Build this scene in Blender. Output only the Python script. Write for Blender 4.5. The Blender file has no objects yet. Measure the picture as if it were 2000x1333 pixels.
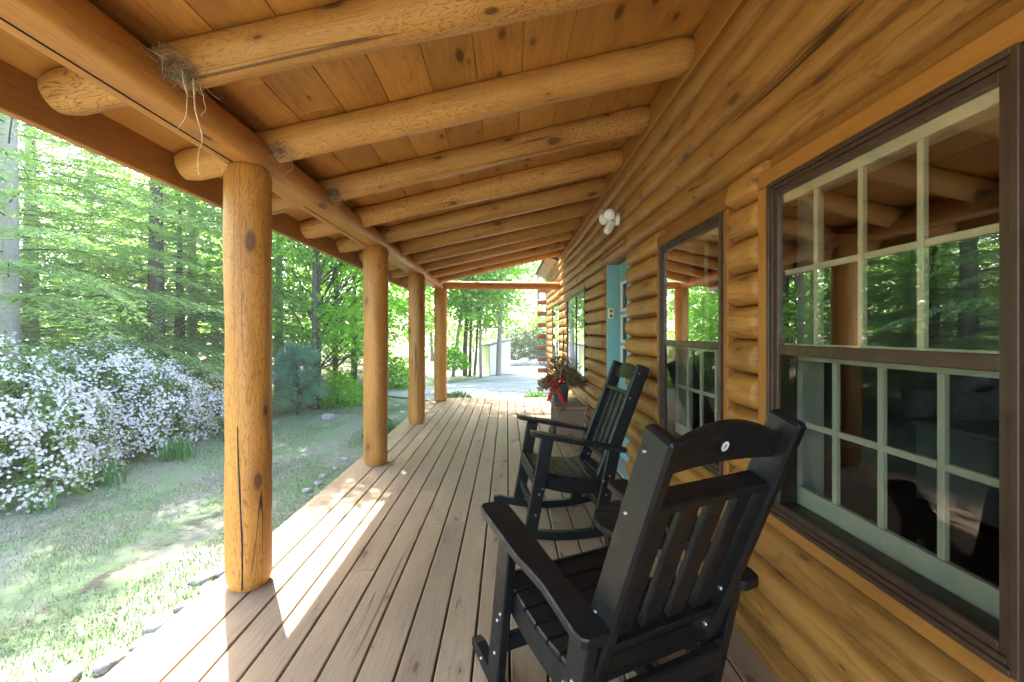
import bpy, math, random
import numpy as np
from mathutils import Vector, Matrix, noise

random.seed(7)
RNG = np.random.default_rng(7)
C = bpy.context.scene.collection
PI = math.pi
H = 1.32            # eye height over the deck (deck top is z = 0)
VEIL_DENSITY = 0.0036  # density of the added veil over the scene
GZ = -0.25          # ground level beside the porch

# ------------------------------------------------------------------ materials
def newmat(name):
    m = bpy.data.materials.new(name); m.use_nodes = True
    nt = m.node_tree; nt.nodes.clear()
    out = nt.nodes.new('ShaderNodeOutputMaterial')
    return m, nt, out

class NT:
    """small helper round a node tree"""
    def __init__(s, nt): s.nt = nt
    def n(s, t, **kw):
        nd = s.nt.nodes.new(t)
        for k, v in kw.items(): setattr(nd, k, v)
        return nd
    def l(s, a, b): s.nt.links.new(a, b)
    def val(s, sock, v):
        if hasattr(v, 'is_output') or isinstance(v, bpy.types.NodeSocket): s.l(v, sock)
        else: sock.default_value = v
    def math(s, op, a, b=0.0, c=None, clamp=False):
        nd = s.n('ShaderNodeMath', operation=op); nd.use_clamp = clamp
        s.val(nd.inputs[0], a); s.val(nd.inputs[1], b)
        if c is not None: s.val(nd.inputs[2], c)
        return nd.outputs[0]
    def mix(s, f, a, b, blend='MIX'):
        nd = s.n('ShaderNodeMix', data_type='RGBA', blend_type=blend)
        s.val(nd.inputs[0], f)
        s.val(nd.inputs[6], a if not isinstance(a, tuple) else (*a, 1)[:4])
        s.val(nd.inputs[7], b if not isinstance(b, tuple) else (*b, 1)[:4])
        return nd.outputs[2]
    def scale(s, vec, sx, sy, sz=1.0):
        nd = s.n('ShaderNodeVectorMath', operation='MULTIPLY')
        s.l(vec, nd.inputs[0]); nd.inputs[1].default_value = (sx, sy, sz)
        return nd.outputs[0]
    def noise(s, vec, scale=1.0, detail=2.0, rough=0.5, dist=0.0, out='Fac'):
        nd = s.n('ShaderNodeTexNoise')
        s.l(vec, nd.inputs['Vector']); nd.inputs['Scale'].default_value = scale
        nd.inputs['Detail'].default_value = detail; nd.inputs['Roughness'].default_value = rough
        nd.inputs['Distortion'].default_value = dist
        return nd.outputs[out]
    def ramp(s, f, lo, hi, a=0.0, b=1.0):
        nd = s.n('ShaderNodeMapRange'); nd.clamp = True
        s.val(nd.inputs[0], f); nd.inputs[1].default_value = lo; nd.inputs[2].default_value = hi
        nd.inputs[3].default_value = a; nd.inputs[4].default_value = b
        return nd.outputs[0]

def wood(name, light, dark, knotc=(0.07, 0.03, 0.012), contour=0.5, rings=9.0, cs=(1.1, 7.0), knots=0.6, kscale=(1.6, 4.0),
         ksize=0.16, checks=0.5, rough=0.5, bump=0.25, grain=0.35, stain=0.35, spec=0.35, boards=0.0, perpiece=0.25):
    m, nt, out = newmat(name); t = NT(nt)
    uv = t.n('ShaderNodeUVMap').outputs[0]
    # knots first: they bend the grain
    kv = t.scale(uv, kscale[0], kscale[1])
    vo = t.n('ShaderNodeTexVoronoi', feature='F1', voronoi_dimensions='2D'); t.l(kv, vo.inputs['Vector']); vo.inputs['Scale'].default_value = 1.0
    dist = vo.outputs['Distance']
    sep = t.n('ShaderNodeSeparateColor'); t.l(vo.outputs['Color'], sep.inputs[0])
    kmask = t.math('LESS_THAN', sep.outputs[0], knots)
    ksz = t.math('MULTIPLY_ADD', t.math('POWER', sep.outputs[1], 2.0), ksize * 1.0, ksize * 0.28)
    kd = t.math('DIVIDE', t.math('MULTIPLY_ADD', t.noise(t.scale(uv, 14.0, 40.0), 1.0, 3.0), ksize * 0.5, t.math('SUBTRACT', dist, ksize * 0.25)), ksz)
    knot = t.math('MULTIPLY', t.ramp(kd, 1.0, 0.55), kmask)
    halo = t.math('MULTIPLY', t.ramp(kd, 3.2, 0.9), kmask)
    # contour grain
    n1 = t.noise(t.scale(uv, cs[0], cs[1]), 1.0, 3.5, 0.55, 0.4)
    nn = t.math('MULTIPLY_ADD', halo, 0.12, n1)
    w = t.math('PINGPONG', t.math('MULTIPLY', nn, rings), 0.5)
    line = t.ramp(w, 0.17, 0.0)
    amp = t.ramp(t.noise(t.scale(uv, 0.7, 2.3), 1.0, 2.0), 0.35, 0.62)
    line = t.math('MULTIPLY', line, t.math('MULTIPLY', t.math('MULTIPLY_ADD', amp, 0.75, 0.25), contour))
    g = t.noise(t.scale(uv, 5.0, 130.0), 1.0, 3.0, 0.6)
    big = t.noise(t.scale(uv, 0.8, 3.0), 1.0, 3.0, 0.6)
    col = t.mix(t.ramp(big, 0.3, 0.7), light, tuple(l * 0.55 + d * 0.45 for l, d in zip(light, dark)))
    col = t.mix(t.math('MULTIPLY', t.ramp(g, 0.42, 0.7), grain), col, dark)
    col = t.mix(line, col, dark)
    col = t.mix(t.math('MULTIPLY', halo, 0.35), col, dark)
    st = t.ramp(t.noise(t.scale(uv, 2.0, 6.0), 1.0, 5.0, 0.7), 0.58, 0.8)
    col = t.mix(t.math('MULTIPLY', st, stain), col, tuple(d * 0.6 for d in dark))
    # long drying checks
    c1 = t.noise(t.scale(uv, 0.22, 11.0), 1.0, 1.0, 0.5, 0.15)
    ck = t.ramp(t.math('ABSOLUTE', t.math('SUBTRACT', c1, 0.5)), 0.006, 0.002)
    cm = t.ramp(t.noise(t.scale(uv, 0.8, 3.0), 1.0, 1.0), 0.5, 0.56)
    ck = t.math('MULTIPLY', t.math('MULTIPLY', ck, cm), checks)
    col = t.mix(ck, col, (0.03, 0.014, 0.006))
    kc = t.mix(t.ramp(kd, 0.2, 0.9), tuple(k * 1.6 for k in knotc), knotc)
    col = t.mix(t.math('MULTIPLY', knot, 0.85), col, kc)
    # each piece of timber has a slightly different tone
    rnd = t.n('ShaderNodeAttribute', attribute_name='tone')
    col = t.mix(1.0, col, tone_col(t, rnd.outputs['Fac'], perpiece), 'MULTIPLY')
    b = t.n('ShaderNodeBsdfPrincipled'); t.l(col, b.inputs['Base Color'])
    b.inputs['Roughness'].default_value = rough
    b.inputs['Specular IOR Level'].default_value = spec
    hgt = t.math('SUBTRACT', t.math('MULTIPLY_ADD', g, 0.25, t.math('MULTIPLY', line, -0.4)), t.math('MULTIPLY', ck, 2.0))
    hgt = t.math('MULTIPLY_ADD', big, 0.6, hgt)
    bp = t.n('ShaderNodeBump'); bp.inputs['Strength'].default_value = bump; bp.inputs['Distance'].default_value = 0.008
    t.l(hgt, bp.inputs['Height']); t.l(bp.outputs[0], b.inputs['Normal'])
    t.l(b.outputs[0], out.inputs[0])
    return m

def tone_col(t, fac, amt):
    a = t.ramp(fac, 0.0, 1.0, 1 - amt, 1 + amt * 0.4)
    cmb = t.n('ShaderNodeCombineColor')
    for i in range(3): t.l(a, cmb.inputs[i])
    return cmb.outputs[0]

def plain(name, col, rough=0.5, spec=0.4, metal=0.0, var=0.12, nscale=9.0, bump=0.05, bscale=60.0, scuff=0.0):
    m, nt, out = newmat(name); t = NT(nt)
    co = t.n('ShaderNodeTexCoord').outputs['Object']
    n1 = t.noise(co, nscale, 4.0, 0.6)
    c = t.mix(t.ramp(n1, 0.3, 0.75), tuple(min(1, x * (1 + var)) for x in col), tuple(x * (1 - var) for x in col))
    b = t.n('ShaderNodeBsdfPrincipled')
    r = t.ramp(t.noise(co, nscale * 2.3, 3.0), 0.3, 0.7, max(0.02, rough - 0.1), min(1, rough + 0.1))
    if scuff:
        sc = t.ramp(t.noise(co, 35.0, 6.0, 0.75), 0.62, 0.75)
        c = t.mix(t.math('MULTIPLY', sc, scuff), c, tuple(min(1, x * 3 + 0.05) for x in col))
    t.l(c, b.inputs['Base Color']); t.l(r, b.inputs['Roughness'])
    b.inputs['Metallic'].default_value = metal; b.inputs['Specular IOR Level'].default_value = spec
    bp = t.n('ShaderNodeBump'); bp.inputs['Strength'].default_value = bump; bp.inputs['Distance'].default_value = 0.004
    t.l(t.noise(co, bscale, 4.0, 0.6), bp.inputs['Height']); t.l(bp.outputs[0], b.inputs['Normal'])
    t.l(b.outputs[0], out.inputs[0])
    return m

def leafmat(name, a, b_, trans=0.4, c=None, rough=0.5, clump=0.9):
    m, nt, out = newmat(name); t = NT(nt)
    geo = t.n('ShaderNodeNewGeometry')
    co = t.n('ShaderNodeTexCoord').outputs['Object']
    r = geo.outputs['Random Per Island']
    col = t.mix(r, a, b_)
    if c is not None:
        col = t.mix(t.ramp(t.noise(co, clump, 3.0), 0.42, 0.62), col, c)
    df = t.n('ShaderNodeBsdfPrincipled'); t.l(col, df.inputs['Base Color']); df.inputs['Roughness'].default_value = rough
    df.inputs['Specular IOR Level'].default_value = 0.3
    tr = t.n('ShaderNodeBsdfTranslucent')
    tc = t.mix(1.0, col, (1.45, 1.55, 0.75), 'MULTIPLY'); t.l(tc, tr.inputs[0])
    mx = t.n('ShaderNodeMixShader'); mx.inputs[0].default_value = trans
    t.l(df.outputs[0], mx.inputs[1]); t.l(tr.outputs[0], mx.inputs[2]); t.l(mx.outputs[0], out.inputs[0])
    return m

def glassmat(name, tint=(0.93, 0.945, 0.935), refl=1.0):
    m, nt, out = newmat(name); t = NT(nt)
    geo = t.n('ShaderNodeNewGeometry')
    dt = t.n('ShaderNodeVectorMath', operation='DOT_PRODUCT'); t.l(geo.outputs['Normal'], dt.inputs[0]); t.l(geo.outputs['Incoming'], dt.inputs[1])
    cs_ = t.math('SUBTRACT', 1.0, t.math('ABSOLUTE', dt.outputs['Value']))
    f = t.math('MULTIPLY', t.math('MULTIPLY_ADD', t.math('POWER', cs_, 5.0), 0.96, 0.04), refl, clamp=True)
    # only the outer face mirrors, so a pane gives one clean reflection
    f = t.math('MULTIPLY', f, t.math('SUBTRACT', 1.0, geo.outputs['Backfacing']))
    tr = t.n('ShaderNodeBsdfTransparent'); tr.inputs[0].default_value = (*tint, 1)
    gl = t.n('ShaderNodeBsdfGlossy'); gl.inputs['Roughness'].default_value = 0.004
    gl.inputs[0].default_value = (1, 1, 1, 1)
    co = t.n('ShaderNodeTexCoord').outputs['Object']
    bp = t.n('ShaderNodeBump'); bp.inputs['Strength'].default_value = 0.03; bp.inputs['Distance'].default_value = 0.02
    t.l(t.noise(co, 2.2, 1.0), bp.inputs['Height']); t.l(bp.outputs[0], gl.inputs['Normal'])
    mx = t.n('ShaderNodeMixShader'); t.l(f, mx.inputs[0]); t.l(tr.outputs[0], mx.inputs[1]); t.l(gl.outputs[0], mx.inputs[2])
    t.l(mx.outputs[0], out.inputs[0])
    return m

M = {}
HONEY = (0.60, 0.245, 0.048); HONEYD = (0.27, 0.085, 0.016)
M['post'] = wood('peeled_log_post', (0.60, 0.285, 0.06), (0.21, 0.078, 0.018), contour=0.7, rings=13, cs=(3.2, 13.0), knots=0.5, kscale=(2.2, 5.0), ksize=0.13, checks=1.0, rough=0.42, stain=0.25)
M['rafter'] = wood('peeled_log_rafter', (0.70, 0.365, 0.105), (0.21, 0.075, 0.02), contour=1.0, rings=18, cs=(3.6, 11.0), knots=0.5, kscale=(2.4, 5.0), ksize=0.12, checks=0.7, rough=0.45, stain=0.3)
M['beam'] = wood('sawn_log_beam', (0.62, 0.29, 0.065), (0.29, 0.10, 0.024), contour=0.55, rings=9, cs=(0.9, 5.0), knots=0.45, kscale=(1.6, 4.5), ksize=0.12, checks=0.3, rough=0.42)
M['ceiling'] = wood('pine_ceiling_board', (0.60, 0.285, 0.064), (0.24, 0.08, 0.018), contour=0.45, rings=9, cs=(0.7, 7.5), knots=0.75, kscale=(2.4, 6.0), ksize=0.14, checks=0.0, rough=0.45, stain=0.4, perpiece=0.2)
M['fascia'] = wood('cedar_fascia', (0.50, 0.235, 0.06), (0.2, 0.075, 0.018), contour=0.6, rings=10, cs=(0.8, 5.0), knots=0.2, checks=0.0, rough=0.5)
M['wall'] = wood('log_wall_wood', (0.465, 0.222, 0.049), (0.16, 0.06, 0.013), contour=0.6, rings=8, cs=(0.8, 6.0), knots=0.6, kscale=(2.0, 6.5), ksize=0.14, checks=0.9, rough=0.5, stain=0.6, bump=0.2, perpiece=0.15)
M['casing'] = wood('window_casing_wood', (0.40, 0.175, 0.037), (0.2, 0.075, 0.016), contour=0.3, rings=8, cs=(0.8, 8.0), knots=0.35, kscale=(1.2, 4.0), ksize=0.1, checks=0.0, rough=0.42)
M['deck'] = wood('deck_board_wood', (0.40, 0.285, 0.178), (0.19, 0.127, 0.075), knotc=(0.085, 0.05, 0.035), contour=0.25, rings=8, cs=(0.6, 7.0), knots=0.55, kscale=(2.2, 6.5), ksize=0.10, checks=0.45, rough=0.62, bump=0.35, grain=0.45, stain=0.5, perpiece=0.16)
M['bench'] = wood('weathered_bench_wood', (0.30, 0.20, 0.13), (0.16, 0.10, 0.06), contour=0.3, knots=0.3, checks=0.4, rough=0.65)
M['endlog'] = wood('red_log_end_wood', (0.36, 0.12, 0.05), (0.18, 0.06, 0.025), contour=0.4, knots=0.2, checks=0.6, rough=0.6)
M['bark'] = wood('tree_bark', (0.16, 0.135, 0.11), (0.06, 0.05, 0.04), contour=0.8, rings=16, cs=(1.8, 6.0), knots=0.2, checks=1.0, rough=0.9, bump=0.8, spec=0.1)
M['palebark'] = wood('pale_tree_bark', (0.42, 0.40, 0.36), (0.2, 0.19, 0.17), contour=0.5, rings=12, cs=(5.0, 2.0), knots=0.3, checks=0.2, rough=0.85, bump=0.5, spec=0.1)
M['black'] = plain('black_recycled_plastic', (0.0065, 0.0068, 0.0075), rough=0.42, spec=0.38, var=0.2, bump=0.16, bscale=140, scuff=0.06)
M['steel'] = plain('stainless_bolt', (0.42, 0.42, 0.41), rough=0.35, metal=1.0, var=0.05, bump=0.0)
M['brown'] = plain('brown_aluminium_frame', (0.052, 0.028, 0.017), rough=0.42, spec=0.5, var=0.25, bump=0.08, bscale=30)
M['cream'] = plain('cream_sash_paint', (0.70, 0.67, 0.50), rough=0.5, var=0.08, bump=0.12, bscale=40)
M['sage'] = plain('sage_sash_paint', (0.60, 0.60, 0.49), rough=0.5, var=0.1, bump=0.12, bscale=40)
M['teal'] = plain('teal_door_paint', (0.20, 0.42, 0.46), rough=0.45, var=0.06, bump=0.06)
M['white'] = plain('white_plastic', (0.78, 0.78, 0.74), rough=0.4, var=0.05, bump=0.02)
M['ivory'] = plain('ivory_plastic', (0.66, 0.64, 0.5), rough=0.45, var=0.05, bump=0.02)
M['dark'] = plain('dark_rubber_and_shade', (0.02, 0.02, 0.02), rough=0.6)
M['lens'] = plain('frosted_lens', (0.82, 0.83, 0.82), rough=0.2, spec=0.6, var=0.03, bump=0.0)
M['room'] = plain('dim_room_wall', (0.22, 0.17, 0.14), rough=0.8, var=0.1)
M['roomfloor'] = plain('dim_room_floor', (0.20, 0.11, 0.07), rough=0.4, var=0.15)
M['greyboard'] = plain('grey_furniture', (0.42, 0.41, 0.42), rough=0.6, var=0.08)
M['curtain'] = plain('white_curtain', (0.8, 0.8, 0.8), rough=0.8, var=0.05)
M['roofing'] = plain('asphalt_shingle', (0.09, 0.085, 0.08), rough=0.9, var=0.25, nscale=20)
M['shed'] = plain('cream_shed_siding', (0.72, 0.72, 0.66), rough=0.6, var=0.06)
M['shedshade'] = plain('shaded_shed_siding', (0.5, 0.52, 0.34), rough=0.6, var=0.06)  # shade of the side wall put into the siding colour
M['red'] = plain('red_ribbon', (0.55, 0.012, 0.02), rough=0.5, var=0.2)
M['pot'] = plain('charcoal_woven_pot', (0.07, 0.075, 0.075), rough=0.6, var=0.3, nscale=40, bump=0.4, bscale=90)
M['dried'] = leafmat('dried_stems', (0.16, 0.12, 0.06), (0.30, 0.26, 0.13), 0.15)
M['rust'] = leafmat('dried_red_sprigs', (0.16, 0.045, 0.03), (0.10, 0.05, 0.035), 0.1)
M['twig'] = plain('nest_straw', (0.30, 0.24, 0.18), rough=0.8, var=0.4, nscale=60)
M['straw'] = plain('pale_root_fibre', (0.70, 0.56, 0.38), rough=0.8, var=0.3, nscale=60)
M['glass'] = glassmat('window_glass', refl=6.5)
M['screenglass'] = glassmat('window_glass_behind_screen', tint=(0.75, 0.77, 0.75), refl=0.9)
M['glassfar'] = glassmat('window_glass_clear', refl=5.0)
M['hemlock'] = leafmat('hemlock_needles', (0.15, 0.245, 0.15), (0.26, 0.37, 0.21), 0.6, (0.24, 0.36, 0.14), clump=1.1)
M['maple'] = leafmat('maple_leaves', (0.14, 0.29, 0.05), (0.24, 0.40, 0.095), 0.65, (0.20, 0.36, 0.065), clump=0.8)
M['pine'] = leafmat('blue_pine_needles', (0.13, 0.25, 0.17), (0.2, 0.33, 0.24), 0.25)
M['azleaf'] = leafmat('azalea_leaves', (0.07, 0.16, 0.03), (0.16, 0.27, 0.06), 0.35)
M['petal'] = leafmat('white_lilac_petals', (0.66, 0.60, 0.70), (0.78, 0.73, 0.79), 0.3)
M['lily'] = leafmat('strap_leaves', (0.06, 0.17, 0.05), (0.12, 0.26, 0.07), 0.35)
M['rhodo'] = leafmat('rhododendron_leaves', (0.05, 0.10, 0.045), (0.10, 0.15, 0.07), 0.2)
M['grass'] = leafmat('grass_blades', (0.095, 0.185, 0.075), (0.17, 0.25, 0.13), 0.3, (0.21, 0.24, 0.155), clump=1.3)
M['forest'] = leafmat('forest_leaves', (0.14, 0.28, 0.05), (0.24, 0.40, 0.09), 0.6, (0.12, 0.22, 0.07), clump=0.25)

def rockmat():
    m, nt, out = newmat('granite_rock'); t = NT(nt)
    co = t.n('ShaderNodeTexCoord').outputs['Object']
    c = t.mix(t.ramp(t.noise(co, 7.0, 6.0, 0.7), 0.35, 0.65), (0.30, 0.29, 0.285), (0.15, 0.15, 0.155))
    c = t.mix(t.ramp(t.noise(co, 60.0, 3.0), 0.55, 0.7), c, (0.36, 0.34, 0.32))
    b = t.n('ShaderNodeBsdfPrincipled'); t.l(c, b.inputs['Base Color']); b.inputs['Roughness'].default_value = 0.85
    bp = t.n('ShaderNodeBump'); bp.inputs['Strength'].default_value = 0.5; bp.inputs['Distance'].default_value = 0.02
    t.l(t.noise(co, 25.0, 6.0, 0.65), bp.inputs['Height']); t.l(bp.outputs[0], b.inputs['Normal']); t.l(b.outputs[0], out.inputs[0])
    return m
M['rock'] = rockmat()

def groundmat():
    m, nt, out = newmat('thin_lawn_and_soil'); t = NT(nt)
    co = t.n('ShaderNodeTexCoord').outputs['Object']
    sx = t.n('ShaderNodeSeparateXYZ'); t.l(co, sx.inputs[0])
    st = t.scale(co, 1.6, 0.7, 1.0)
    soil = t.mix(t.ramp(t.noise(co, 14.0, 6.0, 0.75), 0.35, 0.65), (0.26, 0.245, 0.215), (0.155, 0.147, 0.125))
    grass = t.mix(t.ramp(t.noise(co, 30.0, 5.0, 0.7), 0.35, 0.65), (0.13, 0.195, 0.095), (0.19, 0.235, 0.14))
    gm = t.ramp(t.noise(st, 1.5, 5.0, 0.65), 0.40, 0.58)
    col = t.mix(gm, soil, grass)
    # a dark wheel rut parallel to the porch
    wob = t.noise(co, 1.1, 3.0)
    dx = t.math('ABSOLUTE', t.math('ADD', t.math('ADD', sx.outputs[0], 2.62), t.math('MULTIPLY_ADD', wob, 0.5, -0.25)))
    rut = t.math('MULTIPLY', t.ramp(dx, 0.12, 0.03), t.ramp(t.noise(co, 9.0, 5.0, 0.75), 0.45, 0.56))
    rut = t.math('MULTIPLY', rut, t.ramp(sx.outputs[1], 5.6, 4.2))
    col = t.mix(t.math('MULTIPLY', rut, 0.85), col, (0.075, 0.062, 0.052))
    # leaf mould under the trees
    far = t.ramp(sx.outputs[0], -4.0, -5.2)
    lm = t.mix(t.ramp(t.noise(co, 22.0, 6.0, 0.75), 0.4, 0.6), (0.34, 0.27, 0.19), (0.20, 0.155, 0.105))
    col = t.mix(t.math('MULTIPLY', far, t.ramp(t.noise(co, 0.9, 3.0), 0.3, 0.5)), col, lm)
    b = t.n('ShaderNodeBsdfPrincipled'); t.l(col, b.inputs['Base Color']); b.inputs['Roughness'].default_value = 0.95
    b.inputs['Specular IOR Level'].default_value = 0.1
    bp = t.n('ShaderNodeBump'); bp.inputs['Strength'].default_value = 0.8; bp.inputs['Distance'].default_value = 0.03
    t.l(t.noise(co, 28.0, 6.0, 0.7), bp.inputs['Height']); t.l(bp.outputs[0], b.inputs['Normal']); t.l(b.outputs[0], out.inputs[0])
    return m
M['ground'] = groundmat()

def gravelmat():
    m, nt, out = newmat('grey_gravel'); t = NT(nt)
    co = t.n('ShaderNodeTexCoord').outputs['Object']
    vo = t.n('ShaderNodeTexVoronoi'); t.l(co, vo.inputs['Vector']); vo.inputs['Scale'].default_value = 30.0
    sep = t.n('ShaderNodeSeparateColor'); t.l(vo.outputs['Color'], sep.inputs[0])
    c = t.mix(sep.outputs[0], (0.24, 0.24, 0.25), (0.40, 0.40, 0.41))
    c = t.mix(t.math('MULTIPLY', t.ramp(t.noise(t.scale(co, 0.6, 1.6), 0.9, 5.0, 0.7), 0.5, 0.62), 0.7), c, (0.13, 0.125, 0.125))
    b = t.n('ShaderNodeBsdfPrincipled'); t.l(c, b.inputs['Base Color']); b.inputs['Roughness'].default_value = 0.9
    bp = t.n('ShaderNodeBump'); bp.inputs['Strength'].default_value = 0.7; bp.inputs['Distance'].default_value = 0.02
    t.l(vo.outputs['Distance'], bp.inputs['Height']); t.l(bp.outputs[0], b.inputs['Normal']); t.l(b.outputs[0], out.inputs[0])
    return m
M['gravel'] = gravelmat()

# ------------------------------------------------------------------ mesh building
class MB:
    def __init__(s): s.v, s.f, s.uv, s.sm, s.tone = [], [], [], [], []
    def add(s, verts, faces, uvs, smooth=False, tone=None, Mx=None):
        o = len(s.v); tone = random.random() if tone is None else tone
        s.v += [tuple(Mx @ Vector(p)) if Mx is not None else tuple(p) for p in verts]
        for fc, u in zip(faces, uvs):
            s.f.append(tuple(i + o for i in fc)); s.uv += list(u); s.sm.append(smooth); s.tone.append(tone)
        return s
    def box(s, x0, x1, y0, y1, z0, z1, g=1, bev=0.0, Mx=None, tone=None):
        lo = (min(x0, x1), min(y0, y1), min(z0, z1)); hi = (max(x0, x1), max(y0, y1), max(z0, z1))
        bev = min([bev] + [(hi[i] - lo[i]) * 0.45 for i in range(3)])
        V, idx = [], {}
        cen = [(a + b) / 2 for a, b in zip(lo, hi)]
        for sx in (0, 1):
            for sy in (0, 1):
                for sz in (0, 1):
                    sg = (sx, sy, sz)
                    for ax in range(3):
                        p = []
                        for i in range(3):
                            e = hi[i] if sg[i] else lo[i]
                            if i != ax: e += -bev if sg[i] else bev
                            p.append(e)
                        if bev == 0 and ax > 0: idx[sg, ax] = idx[sg, 0]; continue
                        idx[sg, ax] = len(V); V.append(p)
        F = []
        for ax in range(3):
            a, b = (ax + 1) % 3, (ax + 2) % 3
            for sd in (0, 1):
                q = []
                for (i, j) in ((0, 0), (1, 0), (1, 1), (0, 1)):
                    sg = [0, 0, 0]; sg[ax] = sd; sg[a] = i; sg[b] = j; q.append(idx[tuple(sg), ax])
                F.append(q)
        if bev > 0:
            for ax in range(3):
                a, b = (ax + 1) % 3, (ax + 2) % 3
                for i in (0, 1):
                    for j in (0, 1):
                        s0 = [0, 0, 0]; s1 = [0, 0, 0]; s1[ax] = 1
                        for q in (s0, s1): q[a] = i; q[b] = j
                        F.append([idx[tuple(s0), a], idx[tuple(s1), a], idx[tuple(s1), b], idx[tuple(s0), b]])
            for sx in (0, 1):
                for sy in (0, 1):
                    for sz in (0, 1): F.append([idx[(sx, sy, sz), k] for k in range(3)])
        ru, rv = random.uniform(0, 50), random.uniform(0, 50)
        FF, UU = [], []
        for fc in F:
            P = [Vector(V[i]) for i in fc]
            n = (P[1] - P[0]).cross(P[2] - P[0])
            c = sum(P, Vector()) / len(P) - Vector(cen)
            if n.dot(c) < 0: fc = fc[::-1]; P = P[::-1]
            k = max(range(3), key=lambda i: abs(n[i]))
            oth = [i for i in range(3) if i != g]
            if k == g: u = [(p[oth[0]] + ru, p[oth[1]] + rv) for p in P]
            else:
                w = [i for i in oth if i != k][0]
                u = [(p[g] + ru, p[w] + rv + k * 0.37) for p in P]
            FF.append(fc); UU.append(u)
        return s.add(V, FF, UU, False, tone, Mx)
    def loft(s, rings, closed=True, caps=True, uv=None, smooth=True, tone=None, Mx=None, capsmooth=False):
        """rings: list of lists of points, same count"""
        n = len(rings[0]); V = [p for r in rings for p in r]; F, U = [], []
        ru, rv = random.uniform(0, 50), random.uniform(0, 50)
        L = [0.0]
        for a, b in zip(rings, rings[1:]):
            L.append(L[-1] + (sum((Vector(q) for q in b), Vector()) / n - sum((Vector(q) for q in a), Vector()) / n).length)
        mid = rings[len(rings) // 2]; A = [0.0]
        for i in range(n): A.append(A[-1] + (Vector(mid[(i + 1) % n]) - Vector(mid[i])).length)
        m = n if closed else n - 1
        for k in range(len(rings) - 1):
            for i in range(m):
                j = (i + 1) % n
                F.append((k * n + i, k * n + j, (k + 1) * n + j, (k + 1) * n + i))
                U.append([(L[k] + ru, A[i] + rv), (L[k] + ru, A[i + 1] + rv), (L[k + 1] + ru, A[i + 1] + rv), (L[k + 1] + ru, A[i] + rv)])
        o = len(s.v); nf = len(s.f)
        s.add(V, F, U, smooth, tone, Mx)
        if caps:
            tn = s.tone[-1]
            for k, rev in ((0, True), (len(rings) - 1, False)):
                R = rings[k]; c = sum((Vector(q) for q in R), Vector()) / n
                fc = list(range(n)); fc = fc[::-1] if rev else fc
                e = (Vector(R[0]) - c).normalized(); d = (Vector(rings[1][0]) - Vector(rings[0][0])).normalized(); w = d.cross(e)
                s.add(R, [fc], [[((Vector(R[i]) - c).dot(e) * 0.3 + ru, (Vector(R[i]) - c).dot(w) + rv) for i in fc]], capsmooth, tn, Mx)
        return s
    def tube(s, pts, rad, seg=8, caps=True, wob=0.0, freq=6.0, tone=None, Mx=None, up=None):
        pts = [Vector(p) for p in pts]; rings = []
        rad = rad if isinstance(rad, (list, tuple)) else [rad] * len(pts)
        prev = None; so = random.uniform(0, 100)
        for i, p in enumerate(pts):
            d = (pts[min(i + 1, len(pts) - 1)] - pts[max(i - 1, 0)]).normalized()
            if prev is None:
                a = Vector((0, 0, 1)) if abs(d.z) < 0.9 else Vector((1, 0, 0))
                prev = d.cross(a).normalized()
            x = (prev - d * prev.dot(d)).normalized(); y = d.cross(x); prev = x
            ring = []
            for k in range(seg):
                a = 2 * PI * k / seg
                off = x * math.cos(a) + y * math.sin(a)
                r = rad[i]
                if wob: r *= 1 + wob * noise.noise((p + off * r) * freq + Vector((so, 0, 0)))
                ring.append(p + off * r)
            rings.append(ring)
        return s.loft(rings, tone=tone, caps=caps, Mx=Mx)

WORLD = {}
def link(o): C.objects.link(o); return o
def obj(name, mb, mat, parent=None, world=False):
    me = bpy.data.meshes.new(name)
    v = mb.v
    if world and parent is not None:
        off = WORLD[parent.name]; v = [(p[0] - off[0], p[1] - off[1], p[2] - off[2]) for p in v]
    me.from_pydata(v, [], mb.f)
    uvl = me.uv_layers.new(name='UVMap')
    if len(mb.uv) == len(uvl.data): uvl.data.foreach_set('uv', np.array(mb.uv, dtype=np.float32).ravel())
    at = me.attributes.new('tone', 'FLOAT', 'FACE'); at.data.foreach_set('value', np.array(mb.tone, dtype=np.float32))
    me.polygons.foreach_set('use_smooth', np.array(mb.sm, dtype=bool))
    me.materials.append(M[mat]); me.update()
    o = link(bpy.data.objects.new(name, me))
    if parent is not None: o.parent = parent; WORLD[o.name] = WORLD[parent.name]
    else: WORLD[o.name] = (0, 0, 0)
    return o
def tag(o, label, cat, group=None, kind=None):
    if label: o['label'] = label
    if cat: o['category'] = cat
    if group: o['group'] = group
    if kind: o['kind'] = kind
    return o
def thing(name, label, cat, loc=(0, 0, 0), rz=0.0, group=None):
    o = link(bpy.data.objects.new(name, None)); o.empty_display_size = 0.2
    o.location = loc; o.rotation_euler = (0, 0, rz); WORLD[o.name] = tuple(loc)
    return tag(o, label, cat, group)
def copy_tree(o, parent=None):
    c = o.copy(); C.objects.link(c)
    if parent is not None: c.parent = parent
    WORLD[c.name] = WORLD[o.name]
    for ch in [x for x in list(C.objects) if x.parent == o]: copy_tree(ch, c)
    return c

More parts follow.
